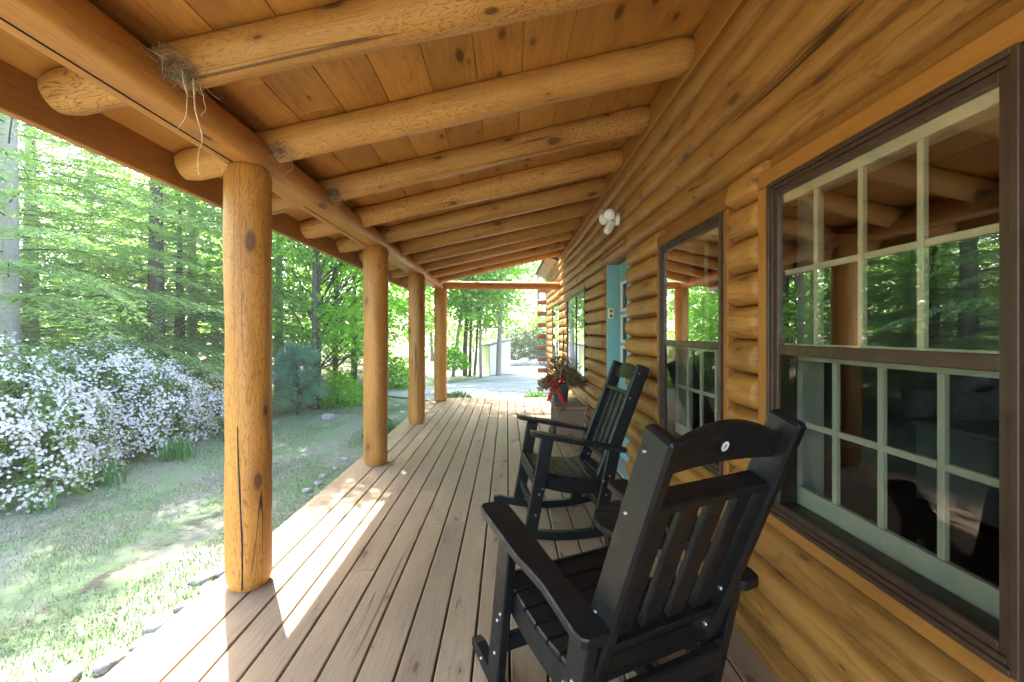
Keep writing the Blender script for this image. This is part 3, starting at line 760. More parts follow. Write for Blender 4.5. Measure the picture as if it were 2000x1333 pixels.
# ---- security light
def build_light():
    t = thing('security_light', 'white twin head motion floodlight on the log wall above the door', 'floodlight', (1.02, 4.2, 2.37))
    mb = MB(); mb.tube([(0.01, 0, 0), (-0.02, 0, 0), (-0.03, 0, 0)], [0.065, 0.065, 0.052], 24); obj('base_plate', mb, 'white', t)
    def head(c, d, rr, ln):
        c, d = Vector(c), Vector(d).normalized()
        mb = MB(); P_ = [c - d * ln * 0.5, c - d * ln * 0.42, c - d * ln * 0.1, c + d * ln * 0.4, c + d * ln * 0.5]
        mb.tube(P_, [rr * 0.45, rr * 0.72, rr * 0.9, rr * 1.02, rr * 0.96], 22); h = obj('lamp_head', mb, 'white', t)
        mb = MB(); mb.tube([c + d * ln * 0.501, c + d * (ln * 0.501 + 0.008), c + d * (ln * 0.501 + 0.012)], [rr * 0.86, rr * 0.8, rr * 0.5], 22); obj('lens', mb, 'lens', h)
        mb = MB(); mb.tube([(-0.02, c.y * 0.4, c.z * 0.4), c * 0.6, c - d * ln * 0.3], 0.014, 8); obj('arm', mb, 'white', h)
    t.scale = (0.9, 0.9, 0.9)
    head((-0.085, -0.065, 0.035), (-0.45, -0.75, -0.35), 0.058, 0.105)
    head((-0.10, 0.075, 0.03), (-0.8, -0.35, -0.35), 0.058, 0.105)
    mb = MB(); d = Vector((-0.45, -0.2, -0.85)).normalized(); c = Vector((-0.085, 0.0, -0.085))
    Mx = Matrix.Translation(c) @ d.to_track_quat('Z', 'Y').to_matrix().to_4x4(); mb.box(-0.037, 0.037, -0.034, 0.034, -0.07, 0.06, g=2, bev=0.014, Mx=Mx)
    s = obj('sensor', mb, 'white', t)
    mb = MB(); Mx2 = Mx @ Matrix.Translation((0, 0, 0.061)); mb.box(-0.026, 0.026, -0.024, 0.024, -0.004, 0.004, bev=0.003, Mx=Mx2); obj('sensor_window', mb, 'lens', s)
build_light()

# ------------------------------------------------------------------ rocking chairs
def build_chair():
    t = thing('rocking_chair', 'black slatted rocking chair', 'rocking chair')
    B = 0.005
    def board(p0, p1, wy, thx, name, parent=None, xc=0.0, wy1=None):
        """board in the side plane: p0, p1 are (y, z) of the centre line, wy its width across, thx its thickness in x"""
        mb = MB(); a = Vector((0, *p0)); b = Vector((0, *p1)); d = (b - a); L = d.length; d.normalize()
        n = Vector((0, -d.z, d.y))
        Mx = Matrix(((1, 0, 0, xc), (0, n.y, d.y, a.y), (0, n.z, d.z, a.z), (0, 0, 0, 1)))
        mb.box(-thx / 2, thx / 2, -wy / 2, wy / 2, 0, L, g=2, bev=B, Mx=Mx)
        return obj(name, mb, 'black', parent or t)
    def bolt(pos, axis, parent, r=0.0065):
        mb = MB(); p = Vector(pos); a = Vector(axis)
        mb.tube([p - a * 0.002, p + a * 0.003, p + a * 0.0055], [r, r, r * 0.55], 12)
        obj('bolt', mb, 'steel', parent)
    def arm_z(y): return 0.64 + 0.2 * y      # arm top
    for s in (-1, 1):
        lx = s * 0.272
        # rocker: a curved runner
        mb = MB(); rings = []; n = 18
        for i in range(n + 1):
            y = 0.50 - 0.90 * i / n; q = y - 0.06; zb = 0.001 + 0.36 * q * q
            hgt = 0.052 if 0 < i < n else 0.030
            rings.append([(lx - 0.019, y, zb), (lx + 0.019, y, zb), (lx + 0.019, y - 0.1 * q * hgt, zb + hgt), (lx - 0.019, y - 0.1 * q * hgt, zb + hgt)])
        mb.loft(rings, smooth=False); rk = obj('rocker', mb, 'black', t)
        bolt((lx + s * 0.019, 0.405, 0.075), (s, 0, 0), rk)
        # legs
        fl = board((0.315, 0.052), (0.205, arm_z(0.205) - 0.030), 0.082, 0.036, 'leg', xc=lx)
        rl = board((-0.125, 0.05), (-0.235, arm_z(-0.235) - 0.030), 0.082, 0.036, 'leg', xc=lx)
        for (y, z) in ((0.262, 0.30), (0.238, 0.335), (0.285, 0.17)): bolt((lx + s * 0.018, y, z), (s, 0, 0), fl)
        for (y, z) in ((-0.19, 0.33), (-0.175, 0.28), (-0.16, 0.37), (-0.20, 0.40)): bolt((lx + s * 0.018, y, z), (s, 0, 0), rl)
        # arm: widest at the front, narrowed behind the middle
        mb = MB(); rings = []; cx = s * 0.287
        prof = [(0.315, 0.040, 0.040), (0.305, 0.050, 0.050), (0.28, 0.054, 0.054), (0.10, 0.054, 0.052), (0.02, 0.054, 0.048), (-0.03, 0.046, 0.046), (-0.10, 0.040, 0.044), (-0.18, 0.044, 0.046), (-0.27, 0.050, 0.050), (-0.295, 0.044, 0.044), (-0.305, 0.030, 0.030)]
        for (y, wo, wi) in prof:
            z = arm_z(y); a, b = cx + s * wo, cx - s * wi
            if s < 0: a, b = b, a
            e = 0.005
            # a > b for s>0
            hi_, lo_ = max(a, b), min(a, b)
            rings.append([(lo_, y, z - 0.023), (lo_ + e, y, z - 0.028), (hi_ - e, y, z - 0.028), (hi_, y, z - 0.023), (hi_, y, z - e), (hi_ - e, y, z), (lo_ + e, y, z), (lo_, y, z - e)])
        mb.loft(rings, smooth=False); obj('armrest', mb, 'black', t)
        # seat side rail with a dished top
        mb = MB(); rings = []; n = 10; rx = s * 0.233
        for i in range(n + 1):
            y = 0.27 - 0.50 * i / n; zt = 0.425 - 0.10 * (0.27 - y) + 0.0 - 0.035 * math.sin(PI * i / n)
            rings.append([(rx - 0.017, y, zt - 0.085), (rx + 0.017, y, zt - 0.085), (rx + 0.017, y, zt), (rx - 0.017, y, zt)])
        mb.loft(rings, smooth=False); obj('seat_rail', mb, 'black', t)
        # back stile
        p0, p1 = (-0.155, 0.33), (-0.455, 1.10)
        mb = MB(); a = Vector((0, *p0)); d = Vector((0, p1[0] - p0[0], p1[1] - p0[1])); L = d.length; d.normalize(); nn = Vector((0, -d.z, d.y))
        Mx = Matrix(((1, 0, 0, s * 0.222), (0, nn.y, d.y, a.y), (0, nn.z, d.z, a.z), (0, 0, 0, 1)))
        mb.box(-0.02, 0.02, -0.045, 0.045, 0, L, g=2, bev=0.008, Mx=Mx)
        sl = obj('back_stile', mb, 'black', t)
        for f in (0.93, 0.72, 0.33): 
            q = Mx @ Vector((s * 0.02, -0.018, f * L)); bolt(q, (s, 0, 0), sl, 0.006)
        for f in (0.30, 0.12, 0.03):
            q = Mx @ Vector((-s * 0.02, 0.018, f * L)); bolt(q, (-s, 0, 0), sl, 0.0085)
    # seat slats: one dished seat
    mb = MB(); n = 7
    for i in range(n):
        ya = 0.272 - 0.50 * i / n; yb = 0.272 - 0.50 * (i + 1) / n + 0.007
        def top(y): f = (0.27 - y) / 0.5; return 0.425 - 0.05 * f - 0.035 * math.sin(PI * max(0, min(1, f)))
        ym = (ya + yb) / 2; th = math.atan2(top(ya) - top(yb), ya - yb)
        Mx = Matrix.Translation((0, ym, top(ym) + 0.0015)) @ Matrix.Rotation(th, 4, 'X')
        mb.box(-0.252, 0.252, -(ya - yb) / 2, (ya - yb) / 2, 0, 0.021, g=0, bev=0.004, Mx=Mx)
    obj('seat', mb, 'black', t)
    mb = MB(); mb.box(-0.252, 0.252, 0.274, 0.298, 0.345, 0.446, g=0, bev=0.006); obj('apron', mb, 'black', t)
    mb = MB(); mb.box(-0.214, 0.214, -0.262, -0.228, 0.31, 0.375, g=0, bev=0.006); obj('apron', mb, 'black', t)
    mb = MB(); mb.box(-0.253, 0.253, 0.272, 0.302, 0.165, 0.225, g=0, bev=0.005); obj('stretcher', mb, 'black', t)
    mb = MB(); mb.box(-0.253, 0.253, -0.170, -0.140, 0.165, 0.225, g=0, bev=0.005); obj('stretcher', mb, 'black', t)
    # back: everything between the stiles lies in the raked plane
    p0, p1 = (-0.155, 0.33), (-0.455, 1.10)
    a = Vector((0, *p0)); d = Vector((0, p1[0] - p0[0], p1[1] - p0[1])); L = d.length; d.normalize(); nn = Vector((0, -d.z, d.y))
    Mb = Matrix(((1, 0, 0, 0), (0, nn.y, d.y, a.y), (0, nn.z, d.z, a.z), (0, 0, 0, 1)))
    w = 0.201
    mb = MB(); rings = []     # arched head rail
    for i in range(17):
        x = -w + 2 * w * i / 16; tp = L * 0.945 + 0.046 * math.cos(x / w * PI / 2); bt = L * 0.862 + 0.006 * math.cos(x / w * PI / 2)
        cv = -0.010 * math.cos(x / w * PI / 2)
        rings.append([(x, -0.013 + cv, bt), (x, 0.013 + cv, bt), (x, 0.013 + cv, tp - 0.003), (x, 0.009 + cv, tp), (x, -0.009 + cv, tp), (x, -0.013 + cv, tp - 0.003)])
    mb.loft(rings, smooth=False, Mx=Mb); hr = obj('head_rail', mb, 'black', t)
    mb = MB(); mb.box(-w, w, -0.036, 0.030, L * 0.735, L * 0.735 + 0.030, g=0, bev=0.005, Mx=Mb); obj('back_rail', mb, 'black', t)
    mb = MB(); mb.box(-w, w, -0.036, 0.030, L * 0.185, L * 0.185 + 0.030, g=0, bev=0.005, Mx=Mb); obj('back_rail', mb, 'black', t)
    for i in range(4):
        x = -w + 2 * w * (i + 0.5) / 4
        mb = MB(); mb.box(x - 0.032, x + 0.032, -0.011, 0.011, L * 0.185 + 0.0305, L * 0.735 - 0.0005, g=2, bev=0.005, Mx=Mb); obj('back_slat', mb, 'black', t)
    # small oval maker's badge on the back of the head rail
    mb = MB(); cz = L * 0.925; yb = -0.0132 - 0.0
    # rear face is at local y = +0.013 + cv  (nn points to the rear)
    Mo = Mb @ Matrix.Translation((0.0, 0.0032, cz))
    for (rx, rz, y0, y1) in ((0.0115, 0.014, 0.0, 0.002),):
        rr = [[(math.cos(q * PI / 12) * rx, y, math.sin(q * PI / 12) * rz) for q in range(24)] for y in (y0, y1)]
        mb.loft(rr, smooth=False, Mx=Mo)
    bd = obj('badge', mb, 'white', hr)
    mb = MB(); mb.box(-0.0035, -0.0018, 0.0021, 0.0028, -0.007, 0.007, Mx=Mo)
    pts = [(-0.002 + 0.0045 * math.sin(q), 0.0024, 0.003 + 0.0035 * math.cos(q)) for q in [PI * k / 8 for k in range(9)]]
    mb.tube([Mo @ Vector(p) for p in pts], 0.0008, 5)
    obj('badge_mark', mb, 'dark', bd)
    return t
ch = build_chair()
ch.location = (0.343, 1.511, 0); ch.rotation_euler = (0, 0, math.radians(26.5))
tag(ch, 'black rocking chair seen from behind with a white oval badge on its curved head rail', 'rocking chair', 'black rocking chairs on the porch')
ch2 = copy_tree(ch); ch2.location = (0.43, 3.195, 0); ch2.rotation_euler = (0, 0, math.radians(96.7))
tag(ch2, 'black rocking chair seen from the side beside the teal door, facing the lawn', 'rocking chair', 'black rocking chairs on the porch')

# ------------------------------------------------------------------ round side table between the chairs
t = thing('side_table', 'round black slatted side table standing between the two rocking chairs', 'table', (0.66, 2.13, 0))
R_ = 0.25
mb = MB(); n = 6; w = 2 * R_ / n
for i in range(n):
    a, b = -R_ + w * i + 0.003, -R_ + w * (i + 1) - 0.003
    def xx(y): return math.sqrt(max(0.0004, R_ * R_ - y * y))
    rings = []
    for k in range(7):
        y = a + (b - a) * k / 6; x = xx(y)
        rings.append([(-x, y, 0.425), (x, y, 0.425), (x, y, 0.448), (x - 0.004, y, 0.452), (-x + 0.004, y, 0.452), (-x, y, 0.448)])
    mb.loft(rings, smooth=False)
obj('table_top', mb, 'black', t)
for sx in (-1, 1):
    for sy in (-1, 1):
        mb = MB(); mb.box(sx * 0.15 - 0.018, sx * 0.15 + 0.018, sy * 0.13 - 0.035, sy * 0.13 + 0.035, 0.001, 0.424, g=2, bev=0.005); l_ = obj('leg', mb, 'black', t)
        mb = MB(); mb.tube([(sx * 0.168, sy * 0.13, 0.38), (sx * 0.173, sy * 0.13, 0.38)], 0.007, 10); obj('bolt', mb, 'steel', l_)
    mb = MB(); mb.box(sx * 0.15 - 0.012, sx * 0.15 + 0.012, -0.094, 0.094, 0.36, 0.42, g=1, bev=0.004); obj('apron', mb, 'black', t)
mb = MB(); mb.box(-0.13, 0.13, -0.02, 0.02, 0.12, 0.17, g=0, bev=0.004); obj('stretcher', mb, 'black', t)

# ------------------------------------------------------------------ bench, pot of dried stems
t = thing('wooden_bench', 'weathered wooden plank bench against the log wall carrying the pot', 'bench', (0.775, 5.93, 0))
mb = MB(); mb.box(-0.195, 0.205, -0.42, 0.42, 0.385, 0.425, g=1, bev=0.006); obj('seat', mb, 'bench', t)
for y in (-0.37, 0.33):
    mb = MB(); prof = [(-0.165, 0.384), (0.165, 0.384), (0.175, 0.001), (0.075, 0.001)]
    prof += [(0.075 - 0.15 * k / 8 * 1.0, 0.001 + 0.10 * math.sin(PI * k / 8)) for k in range(1, 8)] + [(-0.075, 0.001), (-0.175, 0.001)]
    mb.loft([[(x, y, z) for x, z in prof], [(x, y + 0.036, z) for x, z in prof]], smooth=False); obj('leg', mb, 'bench', t)
mb = MB(); mb.box(-0.018, 0.018, -0.334, 0.329, 0.25, 0.34, g=1, bev=0.004); obj('stretcher', mb, 'bench', t)
mb = MB(); mb.tube([(0, -0.08, 0.03), (0, -0.04, 0.06), (0, 0.02, 0.075), (0, 0.09, 0.05)], [0.03, 0.065, 0.07, 0.03], 14, wob=0.25, freq=14)
o = obj('stone', mb, 'bark'); o.location = (0.60, 5.93, 0.0); o.scale = (0.8, 0.8, 0.8)
for v in o.data.vertices: v.co.z = max(v.co.z, 0.002)
tag(o, 'small dark brown lump of wood on the deck beside the bench leg', 'wood chunk'); o.name = 'wood_chunk'

pot = thing('flower_pot', 'charcoal woven pot of dried winter stems with a red bow on the bench', 'pot', (0.705, 5.97, 0.426))
mb = MB(); prof = [(0.082, 0.001), (0.090, 0.02), (0.112, 0.21), (0.118, 0.228), (0.110, 0.23), (0.10, 0.19), (0.08, 0.185)]
mb.loft([[(math.cos(a * PI / 16) * r, math.sin(a * PI / 16) * r, z) for a in range(32)] for r, z in prof]); obj('pot_body', mb, 'pot', pot)
def stems():
    rr = random.Random(3)
    for i, (dx, dy, h, r) in enumerate(((-0.10, 0.0, 0.66, 0.013), (-0.05, 0.02, 0.62, 0.009), (0.05, 0.05, 0.78, 0.012), (0.0, -0.03, 0.40, 0.009))):
        pts = [(dx * 0.4 + dx * k / 6 * 0.6 + 0.02 * noise.noise((k * 0.8, i * 3, 0)), dy + 0.02 * noise.noise((k * 0.8, i * 3, 5)), 0.15 + h * k / 6) for k in range(7)]
        mb = MB(); mb.tube(pts, [r * (1 - 0.5 * k / 6) for k in range(7)], 7, wob=0.3, freq=20)
        if i == 2: mb.tube([pts[5], (0.10, 0.05, 0.72), (0.14, 0.05, 0.74)], 0.004, 5); mb.tube([pts[4], (0.0, 0.05, 0.70), (-0.01, 0.05, 0.78)], 0.004, 5)
        obj('branch', mb, 'palebark' if i in (0, 3) else 'bark', pot)
    n = 2600
    def fan(n, cx, cy, cz, spread, up, L, W, mat, name, azr=(0, 2 * PI)):
        az = RNG.uniform(*azr, n); el = RNG.uniform(*up, n); ll = RNG.uniform(0.1, 1, n) ** 0.6
        D = np.stack([np.cos(az) * np.cos(el), np.sin(az) * np.cos(el), np.sin(el)], 1)
        base = np.array([cx, cy, cz]) + D * (ll * spread)[:, None]; base[:, 2] -= (ll ** 2) * spread * 0.15
        N = RNG.normal(size=(n, 3)); Dj = D + RNG.normal(size=(n, 3)) * 0.5
        kite_mesh(name, base, Dj, N, RNG.uniform(0.6, 1.2, n) * L, RNG.uniform(0.6, 1.2, n) * W, mat, pot)
    fan(2600, 0.05, 0.0, 0.20, 0.27, (0.1, 1.2), 0.06, 0.011, 'dried', 'dried_leaves', (-1.6, 1.6))
    fan(1100, -0.06, -0.02, 0.19, 0.22, (-0.1, 1.1), 0.05, 0.012, 'dried', 'dried_leaves', (1.4, 4.8))
    fan(1000, 0.0, 0.0, 0.22, 0.42, (0.75, 1.5), 0.045, 0.012, 'dried', 'upright_sprigs')
    fan(260, -0.02, 0.0, 0.24, 0.30, (0.7, 1.45), 0.035, 0.014, 'rust', 'red_sprigs')
stems()
def bow():
    mb = MB()
    def ribbon(pts, w, tw):
        rings = []
        for p in pts: 
            p = Vector(p); rings.append([p + Vector((0, 0, 0)) - Vector(tw) * w / 2, p + Vector(tw) * w / 2, p + Vector(tw) * w / 2 + Vector((0, -0.002, 0)), p - Vector(tw) * w / 2 + Vector((0, -0.002, 0))])
        mb.loft(rings, smooth=True)
    c = Vector((-0.095, -0.095, 0.235)); KS = 1.45
    for s in (-1, 1):   # loops
        ribbon([c, c + Vector((s * 0.03, -0.012, 0.045)), c + Vector((s * 0.062, -0.02, 0.055)), c + Vector((s * 0.068, -0.03, 0.025)), c + Vector((s * 0.035, -0.03, 0.0)), c + Vector((0, -0.012, 0))], 0.04, (0, -0.35, 0.93))
    for (s, l) in ((-0.35, 0.15), (0.55, 0.17)):
        ribbon([c + Vector((0, -0.012, 0)), c + Vector((s * 0.06, -0.02, -0.05)), c + Vector((s * 0.10, -0.012, -0.10)), c + Vector((s * 0.16, -0.016, -l))], 0.036, (0.95, -0.3, 0.1))
    mb.tube([c + Vector((-0.014, -0.014, 0)), c + Vector((0, -0.022, 0)), c + Vector((0.014, -0.014, 0))], [0.012, 0.019, 0.012], 10)
    mb.v = [tuple(c + (Vector(p) - c) * KS) for p in mb.v]
    obj('ribbon_bow', mb, 'red', pot)
bow()

# ------------------------------------------------------------------ birds' nests on the beam
def nest(name, loc, n, sp, strands, lab, seed, mat='twig'):
    rr = random.Random(seed)
    t = thing(name, lab, 'nest', loc, 0, 'old nests where rafters cross the beam')
    mb = MB()
    for i in range(n):
        c = Vector((rr.gauss(0, sp * 0.30), rr.gauss(0, sp * 0.5), rr.gauss(0, sp * 0.22)))
        d = Vector((rr.gauss(0, 0.6), rr.gauss(0, 1), rr.gauss(0, 0.45))).normalized(); L = rr.uniform(0.5, 1.25) * sp
        b = Vector((rr.gauss(0, 1), rr.gauss(0, 1), rr.gauss(0, 1))) * sp * 0.16
        mb.tube([c - d * L / 2, c + b * 0.7, c + b + d * L * 0.25, c + d * L / 2], rr.uniform(0.0008, 0.0017), 4, caps=False)
    obj('twig_mass', mb, mat, t)
    for (dx, dy, L, r) in strands:
        pts = [(dx + 0.035 * noise.noise((k * 0.28, seed + dx * 50, 0)) * k * 0.3, dy + 0.035 * noise.noise((k * 0.28, seed + dy * 50, 6)) * k * 0.3, -L * k / 9) for k in [q * 0.5 for q in range(19)]]
        mb = MB(); mb.tube(pts, [r * (1 - 0.5 * k / 18) for k in range(19)], 5); obj('hanging_root', mb, 'straw', t)
nest('bird_nest', (-1.215, 1.70, 2.285), 120, 0.10, [(0.03, 0.02, 0.36, 0.0036), (0.025, -0.03, 0.22, 0.0028), (0.03, 0.06, 0.13, 0.002)], 'old straw nest with long pale roots hanging over the beam', 1)
nest('bird_nest', (-1.21, 2.45, 2.285), 70, 0.085, [(0.03, 0.03, 0.16, 0.0012), (0.0, 0.0, 0.08, 0.001)], 'small grey twig nest on the beam above the thickest post', 2)
nest('bird_nest', (-1.21, 3.21, 2.28), 60, 0.08, [(0.02, 0.02, 0.10, 0.001)], 'sparse wisp of nest straw on the beam beyond the thickest post', 3)

# ------------------------------------------------------------------ stones
def rock_mesh(mb, r, seed, sq=0.6):
    rr = random.Random(seed); rings = []
    sx, sy, sz = rr.uniform(0.85, 1.3), rr.uniform(0.75, 1.2), sq * rr.uniform(0.85, 1.15)
    n, m = 8, 12
    for i in range(n + 1):
        ph = -PI / 2 + PI * i / n; ring = []
        for k in range(m):
            th = 2 * PI * k / m
            p = Vector((math.cos(ph) * math.cos(th), math.cos(ph) * math.sin(th), math.sin(ph)))
            q = 1 + 0.35 * noise.noise(p * 1.3 + Vector((seed * 3.7, 0, 0))) + 0.15 * noise.noise(p * 3.5 + Vector((seed, 5, 0)))
            ring.append((p.x * r * sx * q, p.y * r * sy * q, max(-0.3 * r, p.z * r * sz * q)))
        rings.append(ring)
    mb.loft(rings, caps=False, smooth=True)
STN = [(-1.86, 3.02, .085, 'rounded grey stone by the deck edge next to the thickest post'), (-1.95, 2.93, .07, 'pale flat stone touching the lawn beside the thickest post'),
       (-1.83, 2.80, .075, 'blue grey stone at the deck edge, third out from the thickest post'), (-1.86, 2.62, .06, 'small round stone between two larger deck edge stones'),
       (-1.88, 2.46, .085, 'broad dark grey stone half sunk beside the deck edge'), (-1.84, 2.31, .06, 'light round stone tight against the deck edge'),
       (-1.89, 2.16, .075, 'flat speckled stone among grass beside the deck edge'), (-2.02, 2.02, .10, 'long pale flat stone lying in the grass by the deck'),
       (-1.97, 1.80, .095, 'large whitish boulder at the lowest corner of the lawn'), (-2.05, 1.69, .09, 'bluish boulder cut by the lower edge of the picture'),
       (-1.98, 4.52, .06, 'square grey stone on the lawn before the second post'), (-1.96, 4.72, .05, 'dark small stone behind a square grey stone'),
       (-2.0, 4.95, .06, 'pale stone in the row leading to the second post'), (-1.98, 5.25, .05, 'small stone in grass just outside the second post'),
       (-2.0, 5.6, .06, 'flat stone beyond the second post beside the deck'), (-3.25, 8.3, .16, 'mossy grey stone at the foot of the blue green pine')]
for i, (x, y, r, lab) in enumerate(STN):
    mb = MB(); rock_mesh(mb, r * 0.85, i + 1); o = obj('garden_stone', mb, 'rock'); o.location = (x, y, ground_z(x, y) + r * 0.12); o.rotation_euler.z = i * 1.3
    tag(o, lab, 'stone', 'stones along the deck edge')
BLD = [(0.35, 21.6, .34, 'grey boulder at the gravel edge closest to the cream shed'), (0.85, 21.9, .42, 'biggest dark boulder in the row under the far shrub'),
       (1.35, 21.7, .36, 'pale boulder between the biggest boulder and the cabin corner'), (1.8, 22.0, .33, 'boulder partly hidden behind the cabin corner logs')]
for i, (x, y, r, lab) in enumerate(BLD):
    mb = MB(); rock_mesh(mb, r, i + 40, 0.75); o = obj('boulder', mb, 'rock'); o.location = (x, y, GZ + r * 0.2)
    tag(o, lab, 'boulder', 'boulders along the far gravel edge')

# ------------------------------------------------------------------ shed
def build_shed():
    t = thing('garden_shed', 'small cream clapboard shed with a slanted grey roof behind a grey trunk', 'shed', (-0.42, 17.6, GZ), math.radians(24)); t.scale = (0.92, 0.92, 0.86)
    w, d, h0, h1 = 0.46, 0.45, 1.30, 1.52
    for nm, mt, a in (('wall', 'shed', 0), ('wall', 'shedshade', 1)):
        mb = MB(); n = 11
        for i in range(n):
            z0 = i * 1.28 / n; z1 = (i + 1) * 1.28 / n
            if a == 0: mb.box(-w, w, -d, d - 0.3, z0 + 0.001, z1, g=0, Mx=Matrix.Shear('XZ', 4, (0, 0)))
            else: mb.box(-w - 0.012 - 0.004 * (i % 2), -w - 0.001, -d + 0.02, d, z0 + 0.001, z1, g=1)
        for i in range(n):
            z0 = i * 1.28 / n; z1 = (i + 1) * 1.28 / n
            if a == 0: mb.add([(-w, -d - 0.002, z1), (w, -d - 0.002, z1), (w, -d - 0.014, z0 + 0.003), (-w, -d - 0.014, z0 + 0.003), (-w, -d - 0.002, z0 + 0.003), (w, -d - 0.002, z0 + 0.003)], [(0, 3, 2, 1), (3, 4, 5, 2)], [[(0, 0)] * 4, [(0, 0)] * 4])
        obj(nm, mb, mt, t)
    mb = MB(); mb.add([(-w, -d, 1.28), (w, -d, 1.28), (w, -d, 1.50), (-w, d, 1.28), (w, d, 1.28), (w, d, 1.50)], [(0, 1, 2), (5, 4, 3), (1, 4, 5, 2)], [[(0, 0)] * 3, [(0, 0)] * 3, [(0, 0)] * 4]); obj('gable', mb, 'shed', t)
    mb = MB(); Mx = Matrix.Translation((-w - 0.10, 0, 1.27)) @ Matrix.Rotation(-math.atan2(0.22, 2 * w), 4, 'Y'); mb.box(0, 2 * w + 0.22, -d - 0.10, d + 0.06, 0, 0.03, g=0, Mx=Mx); obj('roof', mb, 'roofing', t)
build_shed()

# ------------------------------------------------------------------ plants
def branch_tube(mb, pts, r0, r1, seg=6):
    n = len(pts); mb.tube(pts, [r0 + (r1 - r0) * k / (n - 1) for k in range(n)], seg, wob=0.12, freq=3)

def hemlock_arrays(rng, h, rad, zmin, nb, dens=1.1):
    Cn, D, N, Ls, Ws = [], [], [], [], []; limbs = []
    for b in range(nb):
        z = zmin + (h - zmin) * (b / nb) ** 0.9; f = (z - zmin) / (h - zmin)
        Lb = rad * (1 - f) ** 0.75 * rng.uniform(0.65, 1.1) + 0.25
        az = b * 2.399 + rng.uniform(-0.5, 0.5)
        o = np.array([math.cos(az), math.sin(az), 0.0]); sd = np.array([-o[1], o[0], 0.0])
        rise, droop = rng.uniform(0.0, 0.30), rng.uniform(0.18, 0.42)
        def pt(t): return o * (Lb * t) + np.array([0, 0, z + Lb * (rise * t - droop * t * t)])
        limbs.append([tuple(pt(t)) for t in (0, 0.25, 0.5, 0.75, 0.95)])
        nt = int(Lb / 0.075 * dens)
        for k in range(nt):
            t = 0.12 + 0.88 * (k + rng.random()) / nt
            p = pt(t); dd = pt(min(1, t + 0.02)) - pt(t - 0.02); dd /= np.linalg.norm(dd)
            side = 1 if k % 2 else -1
            tl = (0.10 + 0.42 * Lb * 0.5 * math.sin(PI * min(1, 0.25 + t * 0.75)) ) * rng.uniform(0.6, 1.15) * (1.15 - 0.6 * t)
            tl = min(tl, 0.6)
            td = dd * rng.uniform(0.5, 0.9) + sd * side * rng.uniform(0.6, 1.0) + np.array([0, 0, rng.uniform(-0.35, 0.0)])
            td /= np.linalg.norm(td)
            up = np.array([0, 0, 1.0]); ts = np.cross(td, up); ts /= np.linalg.norm(ts)
            m = max(3, int(tl / 0.036))
            s = (np.arange(m) + rng.random(m)) / m * tl
            base = p + td * s[:, None] + np.array([0, 0, -0.35]) * ((s / max(tl, .1)) ** 2 * tl * 0.5)[:, None]
            for sg in (-1, 1):
                dirs = td * 0.75 + ts * sg * 0.75 + rng.normal(size=(m, 3)) * 0.22
                Cn.append(base); D.append(dirs); N.append(np.tile(up, (m, 1)) + rng.normal(size=(m, 3)) * 0.35)
                Ls.append(rng.uniform(0.05, 0.09, m)); Ws.append(rng.uniform(0.018, 0.028, m))
    return [np.concatenate(a) for a in (Cn, D, N, Ls, Ws)], limbs

def make_hemlock(name, seed, h, rad, zmin, nb, bark='bark'):
    rng = np.random.default_rng(seed)
    t = thing(name, '', '')
    arr, limbs = hemlock_arrays(rng, h, rad, zmin, nb)
    mb = MB(); pts = [(0.05 * noise.noise((k, seed, 0)), 0.05 * noise.noise((k, seed, 4)), h * k / 10 * 0.98 - 0.1 * (k == 0)) for k in range(11)]
    branch_tube(mb, pts, 0.13, 0.015, 10); tr = obj('trunk', mb, bark, t)
    mb = MB()
    for L in limbs: branch_tube(mb, L, 0.010, 0.003, 5)
    obj('limb_wood', mb, 'bark', t)
    kite_mesh('crown', *arr, 'hemlock', t)
    return t

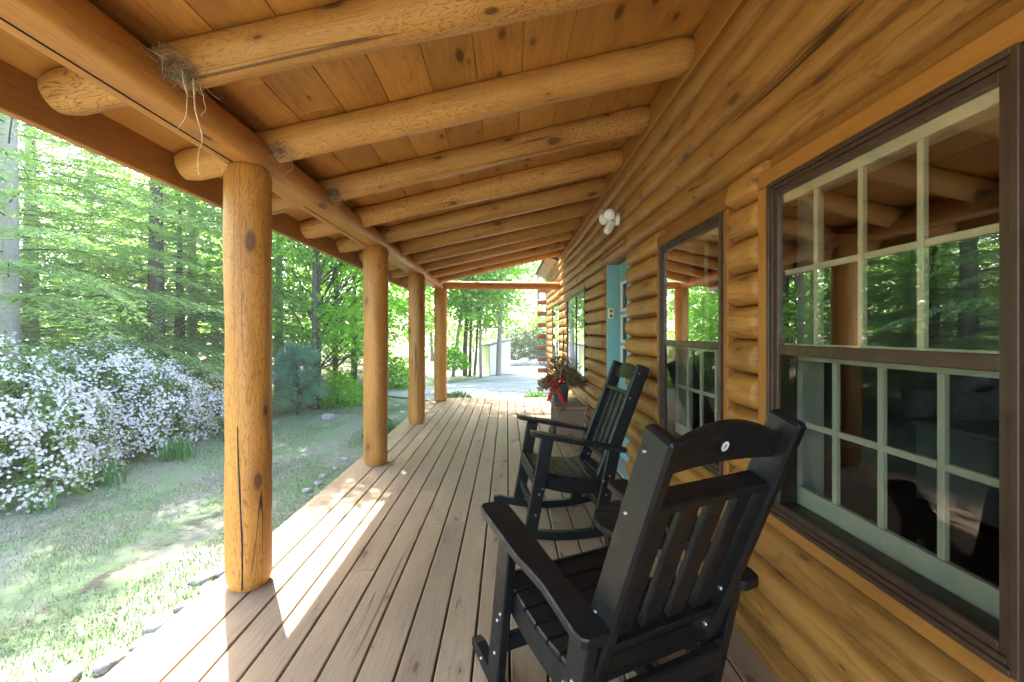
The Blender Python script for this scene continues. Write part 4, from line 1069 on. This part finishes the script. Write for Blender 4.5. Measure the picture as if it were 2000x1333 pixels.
def make_maple(name, seed, h, rad, zmin, ncl, per=42, leaf=0.095, trunk_r=0.08, mat='maple', lean=(0, 0), bark='bark', flat=0.35):
    rng = np.random.default_rng(seed); t = thing(name, '', '')
    mb = MB(); pts = [(lean[0] * k / 8 + 0.06 * noise.noise((k * 0.6, seed, 0)), lean[1] * k / 8 + 0.06 * noise.noise((k * 0.6, seed, 4)), h * 0.93 * k / 8 - 0.1 * (k == 0)) for k in range(9)]
    branch_tube(mb, pts, trunk_r, 0.02, 10); obj('trunk', mb, bark, t)
    mb = MB(); Cn, D, N = [], [], []
    for c in range(ncl):
        z = zmin + (h - zmin) * rng.random() ** 0.85; f = (z - zmin) / (h - zmin)
        rr = rad * (0.35 + 0.65 * math.sin(PI * min(1, 0.15 + 0.8 * f))) * math.sqrt(rng.uniform(0.08, 1)); az = rng.uniform(0, 2 * PI)
        k = z / (h * 0.93) ; lx, ly = lean[0] * k, lean[1] * k
        p = np.array([lx + math.cos(az) * rr, ly + math.sin(az) * rr, z])
        if c % 4 == 0:
            zb = max(zmin * 0.7, z - rr * 0.7); kb = zb / (h * 0.93); b0 = Vector((lean[0] * kb, lean[1] * kb, zb))
            P_ = Vector(p); mid = b0.lerp(P_, 0.5) + Vector((0, 0, 0.12 * rr))
            branch_tube(mb, [b0, mid, P_], 0.016, 0.003, 5)
        m = int(per * rng.uniform(0.6, 1.3)); cr = rng.uniform(0.28, 0.55)
        q = rng.normal(size=(m, 3)) * np.array([cr, cr, cr * flat]) * 0.6
        out = np.array([math.cos(az), math.sin(az), -0.35])
        q[:, 2] -= 0.18 * (q @ np.array([math.cos(az), math.sin(az), 0]))
        Cn.append(p + q); D.append(out + rng.normal(size=(m, 3)) * 0.7); N.append(np.array([0, 0, 1.0]) + rng.normal(size=(m, 3)) * 0.45)
    obj('limb_wood', mb, bark, t)
    Cn, D, N = (np.concatenate(a) for a in (Cn, D, N)); n = len(Cn); L = rng.uniform(0.7, 1.25, n) * leaf
    kite_mesh('crown', Cn, D, N, L, L * rng.uniform(0.75, 1.0, n), mat, t, bend=0.06)
    return t

def place(src, used, x, y, rz, sc, lab, cat, group, name=None):
    o = src if not used else copy_tree(src)
    o.location = (x, y, ground_z(x, y) - 0.02); o.rotation_euler = (0, 0, rz); o.scale = (sc, sc, sc)
    return tag(o, lab, cat, group)

G1 = 'evergreen trees beyond the lawn'
hem_y = make_hemlock('young_hemlock', 17, 4.6, 1.75, 0.6, 78)
YH = [(-7.9, 7.2, 0.0, 1.0, 'young feathery hemlock above the largest white shrub'), (-6.9, 9.6, 2.0, 1.05, 'young feathery hemlock just behind the middle white shrub'), (-9.4, 6.6, 4.1, 1.15, 'young hemlock at the very edge of the view beside pale trunk'), (-5.9, 10.4, 5.2, 0.85, 'young hemlock half hidden by the thickest post')]
for i, (x, y, rz, sc_, lab) in enumerate(YH):
    o = hem_y if i == 0 else copy_tree(hem_y)
    o.location = (x, y, ground_z(x, y) - 0.02); o.rotation_euler = (0, 0, rz); o.scale = (sc_,) * 3; tag(o, lab, 'tree', G1)
hem = [make_hemlock('hemlock_tree', 11, 8.6, 2.5, 0.7, 150, 'palebark'), make_hemlock('hemlock_tree', 12, 7.6, 2.2, 0.4, 150), make_hemlock('hemlock_tree', 13, 9.0, 2.7, 1.2, 150, 'palebark')]
HEM = [(0, -9.0, 8.6, 0.3, 1.15, 'hemlock standing just behind the big pale trunked one'), (1, -6.7, 8.7, 1.7, 1.3, 'drooping hemlock right behind the white flowering shrub'),
       (2, -7.6, 11.0, 2.2, 1.0, 'tall hemlock with a grey white trunk behind the thickest post'), (1, -10.4, 11.4, 4.0, 1.0, 'dense hemlock between two pale trunked hemlocks'),
       (0, -6.0, 12.0, 5.1, 1.0, 'dark hemlock seen just beyond the thickest post'), (2, -6.35, 5.8, 0.9, 1.05, 'big pale trunked hemlock whose boughs hang over the largest white shrub'),
      
       (0, -9.5, 3.4, 2.0, 1.0, 'hemlock level with the bottom porch post, outside the usual view'), (1, -11.0, 0.6, 4.0, 1.2, 'hemlock across the lawn from the two rocking chairs'),
       (1, -4.9, 14.6, 0.6, 0.8, 'slim hemlock with dark trunk between the first two posts')]
used = set()
for (k, x, y, rz, sc, lab) in HEM:
    place(hem[k], k in used, x, y, rz, sc, lab, 'tree', G1); used.add(k)

G2 = 'broadleaf trees beyond the lawn'
map_ = [make_maple('maple_tree', 21, 6.5, 2.2, 0.7, 340, per=58, leaf=0.078), make_maple('maple_tree', 22, 7.5, 2.6, 1.4, 300, per=52, leaf=0.085, bark='palebark'), make_maple('maple_tree', 23, 8.2, 2.1, 3.0, 330, per=50, leaf=0.085, trunk_r=0.07)]
MAP = [(2, -3.95, 9.4, 0.0, 1.0, 'tall high crowned maple whose dark trunk stands on the lawn edge past the pine'), (0, -4.6, 11.0, 0.4, 1.4, 'leafy bright green maple between the first two posts'), (0, -5.0, 13.3, 2.2, 1.15, 'bright green maple framed by the second and third posts'),
       (1, -7.6, 16.2, 1.1, 0.95, 'taller maple rising behind the leafy bright green one'), (1, -3.4, 16.8, 3.0, 0.95, 'maple at the driveway edge between the third and last posts'),
       (0, -10.6, 13.2, 4.4, 1.0, 'maple glowing yellow green between the hemlocks'), (1, -14.0, 9.5, 5.3, 1.0, 'sunny maple behind the hemlocks'),
       (0, -6.4, 19.0, 5.0, 0.9, 'distant maple beyond the driveway bend'), (1, -13.5, 19.0, 0.2, 1.0, 'distant maple deep in the wood')]
used = set()
for (k, x, y, rz, sc, lab) in MAP:
    place(map_[k], k in used, x, y, rz, sc, lab, 'tree', G2); used.add(k)

G3 = 'slender trees beyond the porch end'
SL_ = [(-1.95, 16.4, 0.07, (0.9, 0.2), 8.0, 2.4, 'pale leaning slender tree beside the last post'), (-1.55, 16.9, 0.095, (0.1, 0.1), 8.5, 1.8, 'thickest dark stem in the clump beyond the last post'),
       (-1.36, 16.7, 0.06, (0.15, 0), 7.5, 1.5, 'middle thin stem in the clump beyond the last post'), (-1.22, 17.0, 0.055, (0.5, 0), 7.8, 1.6, 'thin stem leaning away from the clump toward the shed'),
       (-0.93, 16.3, 0.06, (-0.05, 0), 7.0, 1.4, 'straight thin tree standing against the shed side wall'), (-0.31, 16.5, 0.105, (0.25, 0.2), 9.0, 2.3, 'straight grey trunk standing alone before the cream shed')]
for i, (x, y, tr, ln, h, rd, lab) in enumerate(SL_):
    o = make_maple('slender_tree', 60 + i, h, rd, 1.9 if i else 1.5, 150 if i != 5 else 230, 34, 0.125, tr, 'maple', ln, 'bark' if i in (1, 2, 3) else 'palebark')
    o.location = (x, y, ground_z(x, y)); tag(o, lab, 'tree', G3)

# young blue-green pine
def make_pine():
    rng = np.random.default_rng(5); t = thing('young_pine', 'low bushy blue green pine at the lawn edge between the first two posts', 'pine tree', (-4.0, 8.7, GZ))
    mb = MB(); branch_tube(mb, [(0, 0, -0.05), (0.03, 0, 0.6), (0, 0, 1.25)], 0.04, 0.012, 8); obj('trunk', mb, 'bark', t)
    Cn, D = [], []; mb = MB()
    for b in range(75):
        z = 0.12 + 1.05 * rng.random(); L = 0.75 * (1 - z / 1.7) * rng.uniform(0.5, 1.1); az = rng.uniform(0, 2 * PI)
        o = np.array([math.cos(az), math.sin(az), 0.35]); e = np.array([0, 0, z]) + o * L
        branch_tube(mb, [(0, 0, z), tuple(np.array([0, 0, z]) + o * L * 0.5), tuple(e)], 0.01, 0.004, 5)
        for f in (0.45, 0.65, 0.85, 1.0):
            m = 70; p = np.array([0, 0, z]) + o * L * f + rng.normal(size=3) * 0.05
            d = rng.normal(size=(m, 3)) + o * 1.0 + np.array([0, 0, 0.3]); Cn.append(np.tile(p, (m, 1)) + rng.normal(size=(m, 3)) * 0.03); D.append(d)
    obj('limb_wood', mb, 'bark', t)
    Cn, D = np.concatenate(Cn), np.concatenate(D); n = len(Cn)
    kite_mesh('crown', Cn, D, rng.normal(size=(n, 3)), rng.uniform(0.07, 0.12, n), 0.008, 'pine', t, 0.02)
make_pine()

# white flowering shrubs
def make_azalea(seed, lab, x, y, rx, ry, h, nfl, nlf):
    rng = np.random.default_rng(seed); t = thing('flowering_shrub', lab, 'shrub', (x, y, ground_z(x, y)), 0, 'white flowering shrubs along the lawn')
    mb = MB()
    def surf(n, lo=0.55):
        u = rng.normal(size=(n, 3)); u[:, 2] = np.abs(u[:, 2]) * 0.9 - 0.12; u /= np.linalg.norm(u, axis=1, keepdims=True)
        lump = np.array([1 + 0.20 * noise.noise(Vector(q) * 2.3 + Vector((seed, 0, 0))) + 0.12 * noise.noise(Vector(q) * 5.5 + Vector((0, seed, 0))) for q in u])
        r = lump * rng.uniform(lo, 1.0, n) ** 0.5
        return u * r[:, None] * np.array([rx, ry, h]) + np.array([0, 0, 0.12]), u
    for i in range(46):
        p, u = surf(1, 0.7); p = p[0]
        branch_tube(mb, [(rng.normal() * 0.18 * rx, rng.normal() * 0.18 * ry, -0.05), tuple(p * np.array([0.55, 0.55, 0.45])), tuple(p)], 0.012, 0.003, 5)
    obj('stems', mb, 'bark', t)
    nc = nlf // 12; cp, cu = surf(nc, 0.25)
    idx = np.repeat(np.arange(nc), 12); n = len(idx)
    d = rng.normal(size=(n, 3)) + cu[idx] * 0.8
    kite_mesh('foliage', cp[idx] + rng.normal(size=(n, 3)) * 0.03, d, cu[idx] + rng.normal(size=(n, 3)) * 0.6 + np.array([0, 0, 0.5]), rng.uniform(0.04, 0.075, n), rng.uniform(0.016, 0.028, n), 'azleaf', t)
    # trusses of five-petalled blossoms
    nt = nfl // 4; tp, tu = surf(nt, 0.86)
    gate = np.array([noise.noise(Vector(q) * 2.6 + Vector((seed * 2, 0, 0))) for q in tp]); tp, tu = tp[gate > -0.34], tu[gate > -0.34]
    idx = np.repeat(np.arange(len(tp)), 4); c = tp[idx] + rng.normal(size=(len(idx), 3)) * 0.032
    nrm = tu[idx] + rng.normal(size=(len(idx), 3)) * 0.45 + np.array([0.25, -0.2, 0.25]); nrm /= np.linalg.norm(nrm, axis=1, keepdims=True)
    a = np.cross(nrm, np.array([0.3, 0.2, 1.0])); a /= np.linalg.norm(a, axis=1, keepdims=True); b = np.cross(nrm, a)
    Cn, D, N = [], [], []
    for k in range(5):
        q = 2 * PI * k / 5; dr = a * math.cos(q) + b * math.sin(q) + nrm * 0.35
        Cn.append(c); D.append(dr); N.append(nrm)
    Cn, D, N = (np.concatenate(v) for v in (Cn, D, N)); m = len(Cn)
    o = kite_mesh('blossoms', Cn, D, N, rng.uniform(0.015, 0.024, m), rng.uniform(0.012, 0.018, m), 'petal', t, 0.05); o['kind'] = 'stuff'
make_azalea(1, 'largest white flowering shrub, cut by the edge of the view', -5.55, 4.4, 1.45, 1.35, 1.36, 13500, 26000)
make_azalea(2, 'white flowering shrub in the middle of the flowering mass', -5.55, 6.0, 1.3, 1.2, 1.28, 12500, 24000)
make_azalea(3, 'lower white flowering shrub trailing off toward the thickest post', -5.35, 7.05, 0.95, 1.0, 0.98, 9000, 16000)

# strap leaves at the shrubs' feet
def strap_leaves():
    n = 900; rng = np.random.default_rng(8)
    y = rng.uniform(3.2, 8.6, n); g = np.array([noise.noise((q * 2.2, 1.0, 0)) for q in y]); k = (g > 0.10) & (y < 7.4); y = y[k]; n = len(y)
    x = -4.12 + rng.normal(size=n) * 0.11 + (y - 5.5) * 0.03
    mb = MB()
    for i in range(n):
        a = rng.uniform(0, 2 * PI); L = rng.uniform(0.18, 0.38); w = rng.uniform(0.007, 0.013); z = ground_z(x[i], y[i])
        d = Vector((math.cos(a), math.sin(a), 0)); s = Vector((-d.y, d.x, 0)) * w; b = Vector((x[i], y[i], z - 0.01)); bend = rng.uniform(0.1, 0.6)
        V = []
        for j in range(4):
            t = j / 3; c = b + d * (L * bend * t * t) + Vector((0, 0, L * (t - 0.35 * bend * t * t))); ww = 1 - t ** 3
            V += [c - s * ww, c + s * ww]
        mb.add(V, [(0, 1, 3, 2), (2, 3, 5, 4), (4, 5, 7, 6)], [[(0, 0)] * 4] * 3, True)
    o = obj('strap_leaf_clumps', mb, 'lily'); tag(o, 'clumps of green strap leaves along the foot of the white shrubs', 'ground cover', kind='stuff')
strap_leaves()

def leaf_clump(name, lab, cat, x, y, z, rx, ry, h, n, mat, L, W, seed, stems=True):
    rng = np.random.default_rng(seed); t = thing(name, lab, cat, (x, y, z))
    u = rng.normal(size=(n, 3)); u[:, 2] = np.abs(u[:, 2]); u /= np.linalg.norm(u, axis=1, keepdims=True)
    r = np.array([1 + 0.3 * noise.noise(Vector(q) * 2.5 + Vector((seed, 0, 0))) for q in u]) * rng.uniform(0.3, 1, n) ** 0.5
    p = u * r[:, None] * np.array([rx, ry, h])
    kite_mesh('foliage', p, u + rng.normal(size=(n, 3)) * 0.7, u + rng.normal(size=(n, 3)) * 0.5 + np.array([0, 0, 0.5]), rng.uniform(0.7, 1.3, n) * L, rng.uniform(0.7, 1.2, n) * W, mat, t)
    mb = MB()
    for i in range(14): branch_tube(mb, [(rng.normal() * rx * 0.1, rng.normal() * ry * 0.1, -0.03), tuple(p[i] * 0.5), tuple(p[i])], 0.008 * max(0.4, h), 0.003, 5)
    obj('stems', mb, 'bark', t)
leaf_clump('rhododendron_shrub', 'dark leaved shrub behind the boulders past the cream shed', 'shrub', 1.0, 23.2, GZ, 1.5, 1.2, 1.9, 5200, 'rhodo', 0.17, 0.06, 4)
leaf_clump('rhododendron_shrub', 'dark leaved shrub half hidden by the cabin corner logs', 'shrub', 2.6, 23.0, GZ, 1.2, 1.1, 1.6, 3600, 'rhodo', 0.17, 0.06, 5)
leaf_clump('low_plant', 'low bright green plant by the deck end beneath the bench', 'plant', 0.62, 9.75, GZ, 0.30, 0.22, 0.30, 900, 'lily', 0.07, 0.03, 6)
leaf_clump('low_plant', 'low pale green plant at the foot of the last post', 'plant', -1.05, 9.75, GZ, 0.34, 0.25, 0.30, 700, 'azleaf', 0.07, 0.035, 7)
leaf_clump('low_plant', 'small green weed beside the deck just before the third post', 'plant', -1.85, 6.75, GZ, 0.25, 0.35, 0.26, 700, 'lily', 0.06, 0.028, 8)
leaf_clump('low_shrub', 'yellow green undergrowth shrub right of the blue green pine', 'shrub', -3.7, 9.9, GZ, 0.6, 0.6, 0.75, 1800, 'maple', 0.07, 0.05, 9)
leaf_clump('low_shrub', 'green undergrowth shrub seen between the second and third posts', 'shrub', -3.1, 12.9, GZ, 0.7, 0.6, 0.9, 1800, 'maple', 0.08, 0.06, 10)
leaf_clump('sapling', 'leafy sapling beside the last post near the driveway', 'sapling', -1.75, 15.2, GZ + 0.35, 0.5, 0.5, 0.75, 700, 'maple', 0.11, 0.09, 12)

# the far wood that reads as one mass
def forest():
    rng = np.random.default_rng(77); Cn, D, N = [], [], []; mb = MB()
    for i in range(860):
        a = rng.uniform(math.radians(88 - 45), math.radians(235)); d = rng.uniform(23, 38); x, y = math.cos(a) * d, math.sin(a) * d
        if x > 3.5 and y < 18: continue
        z = rng.uniform(0.6, 8.0) if rng.random() < 0.8 else rng.uniform(0.2, 3); m = 75; R = rng.uniform(0.8, 1.7)
        q = rng.normal(size=(m, 3)) * np.array([R, R, R * 0.45]) * 0.6
        Cn.append(np.array([x, y, z]) + q); D.append(rng.normal(size=(m, 3)) + np.array([0, 0, -0.2])); N.append(np.array([0, 0, 1.0]) + rng.normal(size=(m, 3)) * 0.5)
        if i % 9 == 0: branch_tube(mb, [(x, y, GZ - 0.1), (x + rng.normal() * 0.2, y, 4), (x + rng.normal() * 0.3, y, 10)], rng.uniform(0.08, 0.17), 0.04, 7)
    Cn, D, N = (np.concatenate(v) for v in (Cn, D, N)); n = len(Cn); L = rng.uniform(0.16, 0.30, n)
    f = kite_mesh('forest', Cn, D, N, L, L * 0.85, 'forest', None, 0.05); tag(f, 'distant green wood closing the view behind the trees', 'wood', kind='stuff')
    o = obj('forest_trunks', mb, 'bark', f); o['kind'] = 'stuff'
forest()

# ------------------------------------------------------------------ haze box added to veil the woods and lift their darks
mb = MB(); mb.box(-72, 62, -32, 102, -1.4, 16.5); hz = obj('added_haze', mb, 'dark'); hz['kind'] = 'stuff'
hm, hnt, hout = newmat('added_haze_veil'); pv = hnt.nodes.new('ShaderNodeVolumePrincipled')
pv.inputs['Color'].default_value = (1.0, 1.0, 0.93, 1); pv.inputs['Density'].default_value = VEIL_DENSITY; pv.inputs['Anisotropy'].default_value = 0.3
hnt.links.new(pv.outputs[0], hout.inputs['Volume']); hz.data.materials.clear(); hz.data.materials.append(hm)

# ------------------------------------------------------------------ light, sky, camera
az = Vector((-0.54, 0.84)).normalized(); EL = math.radians(52.5)
to_sun = Vector((az.x * math.cos(EL), az.y * math.cos(EL), math.sin(EL)))
sun = bpy.data.lights.new('sun', 'SUN'); sun.energy = 2.5; sun.angle = math.radians(0.5); sun.color = (1.0, 0.95, 0.86)
so = link(bpy.data.objects.new('sun', sun)); so.rotation_euler = (-to_sun).to_track_quat('-Z', 'Y').to_euler(); so.location = (-6, 8, 14)
sc = bpy.context.scene
w = bpy.data.worlds.new('World'); sc.world = w; w.use_nodes = True
nt = w.node_tree; nt.nodes.clear()
sky = nt.nodes.new('ShaderNodeTexSky'); sky.sky_type = 'NISHITA'; sky.sun_disc = False
sky.sun_elevation = EL; sky.sun_rotation = math.atan2(az.x, az.y); sky.air_density = 1.0; sky.dust_density = 2.5; sky.ozone_density = 1.0
bg = nt.nodes.new('ShaderNodeBackground'); bg.inputs[1].default_value = 0.15
wo = nt.nodes.new('ShaderNodeOutputWorld'); nt.links.new(sky.outputs[0], bg.inputs[0]); nt.links.new(bg.outputs[0], wo.inputs[0])

cam = bpy.data.cameras.new('camera'); cam.sensor_fit = 'HORIZONTAL'; cam.sensor_width = 36.0; cam.lens = 889 / 2000 * 36
cam.shift_x = 10 / 2000; cam.shift_y = -15.5 / 2000; cam.clip_start = 0.05; cam.clip_end = 500
co = link(bpy.data.objects.new('camera', cam)); co.location = (0, 0, H); co.rotation_euler = (PI / 2, 0, 0); sc.camera = co
sc.render.resolution_x, sc.render.resolution_y = 1024, 682
sc.view_settings.view_transform = 'Standard'; sc.view_settings.look = 'None'; sc.view_settings.gamma = 1.0
sc.view_settings.use_curve_mapping = False; sc.view_settings.exposure = 3.75
sc.cycles.max_bounces = 10; sc.cycles.diffuse_bounces = 6; sc.cycles.glossy_bounces = 4; sc.cycles.transmission_bounces = 6; sc.cycles.transparent_max_bounces = 12
sc.cycles.use_denoising = True
sc.cycles.sample_clamp_indirect = 8.0
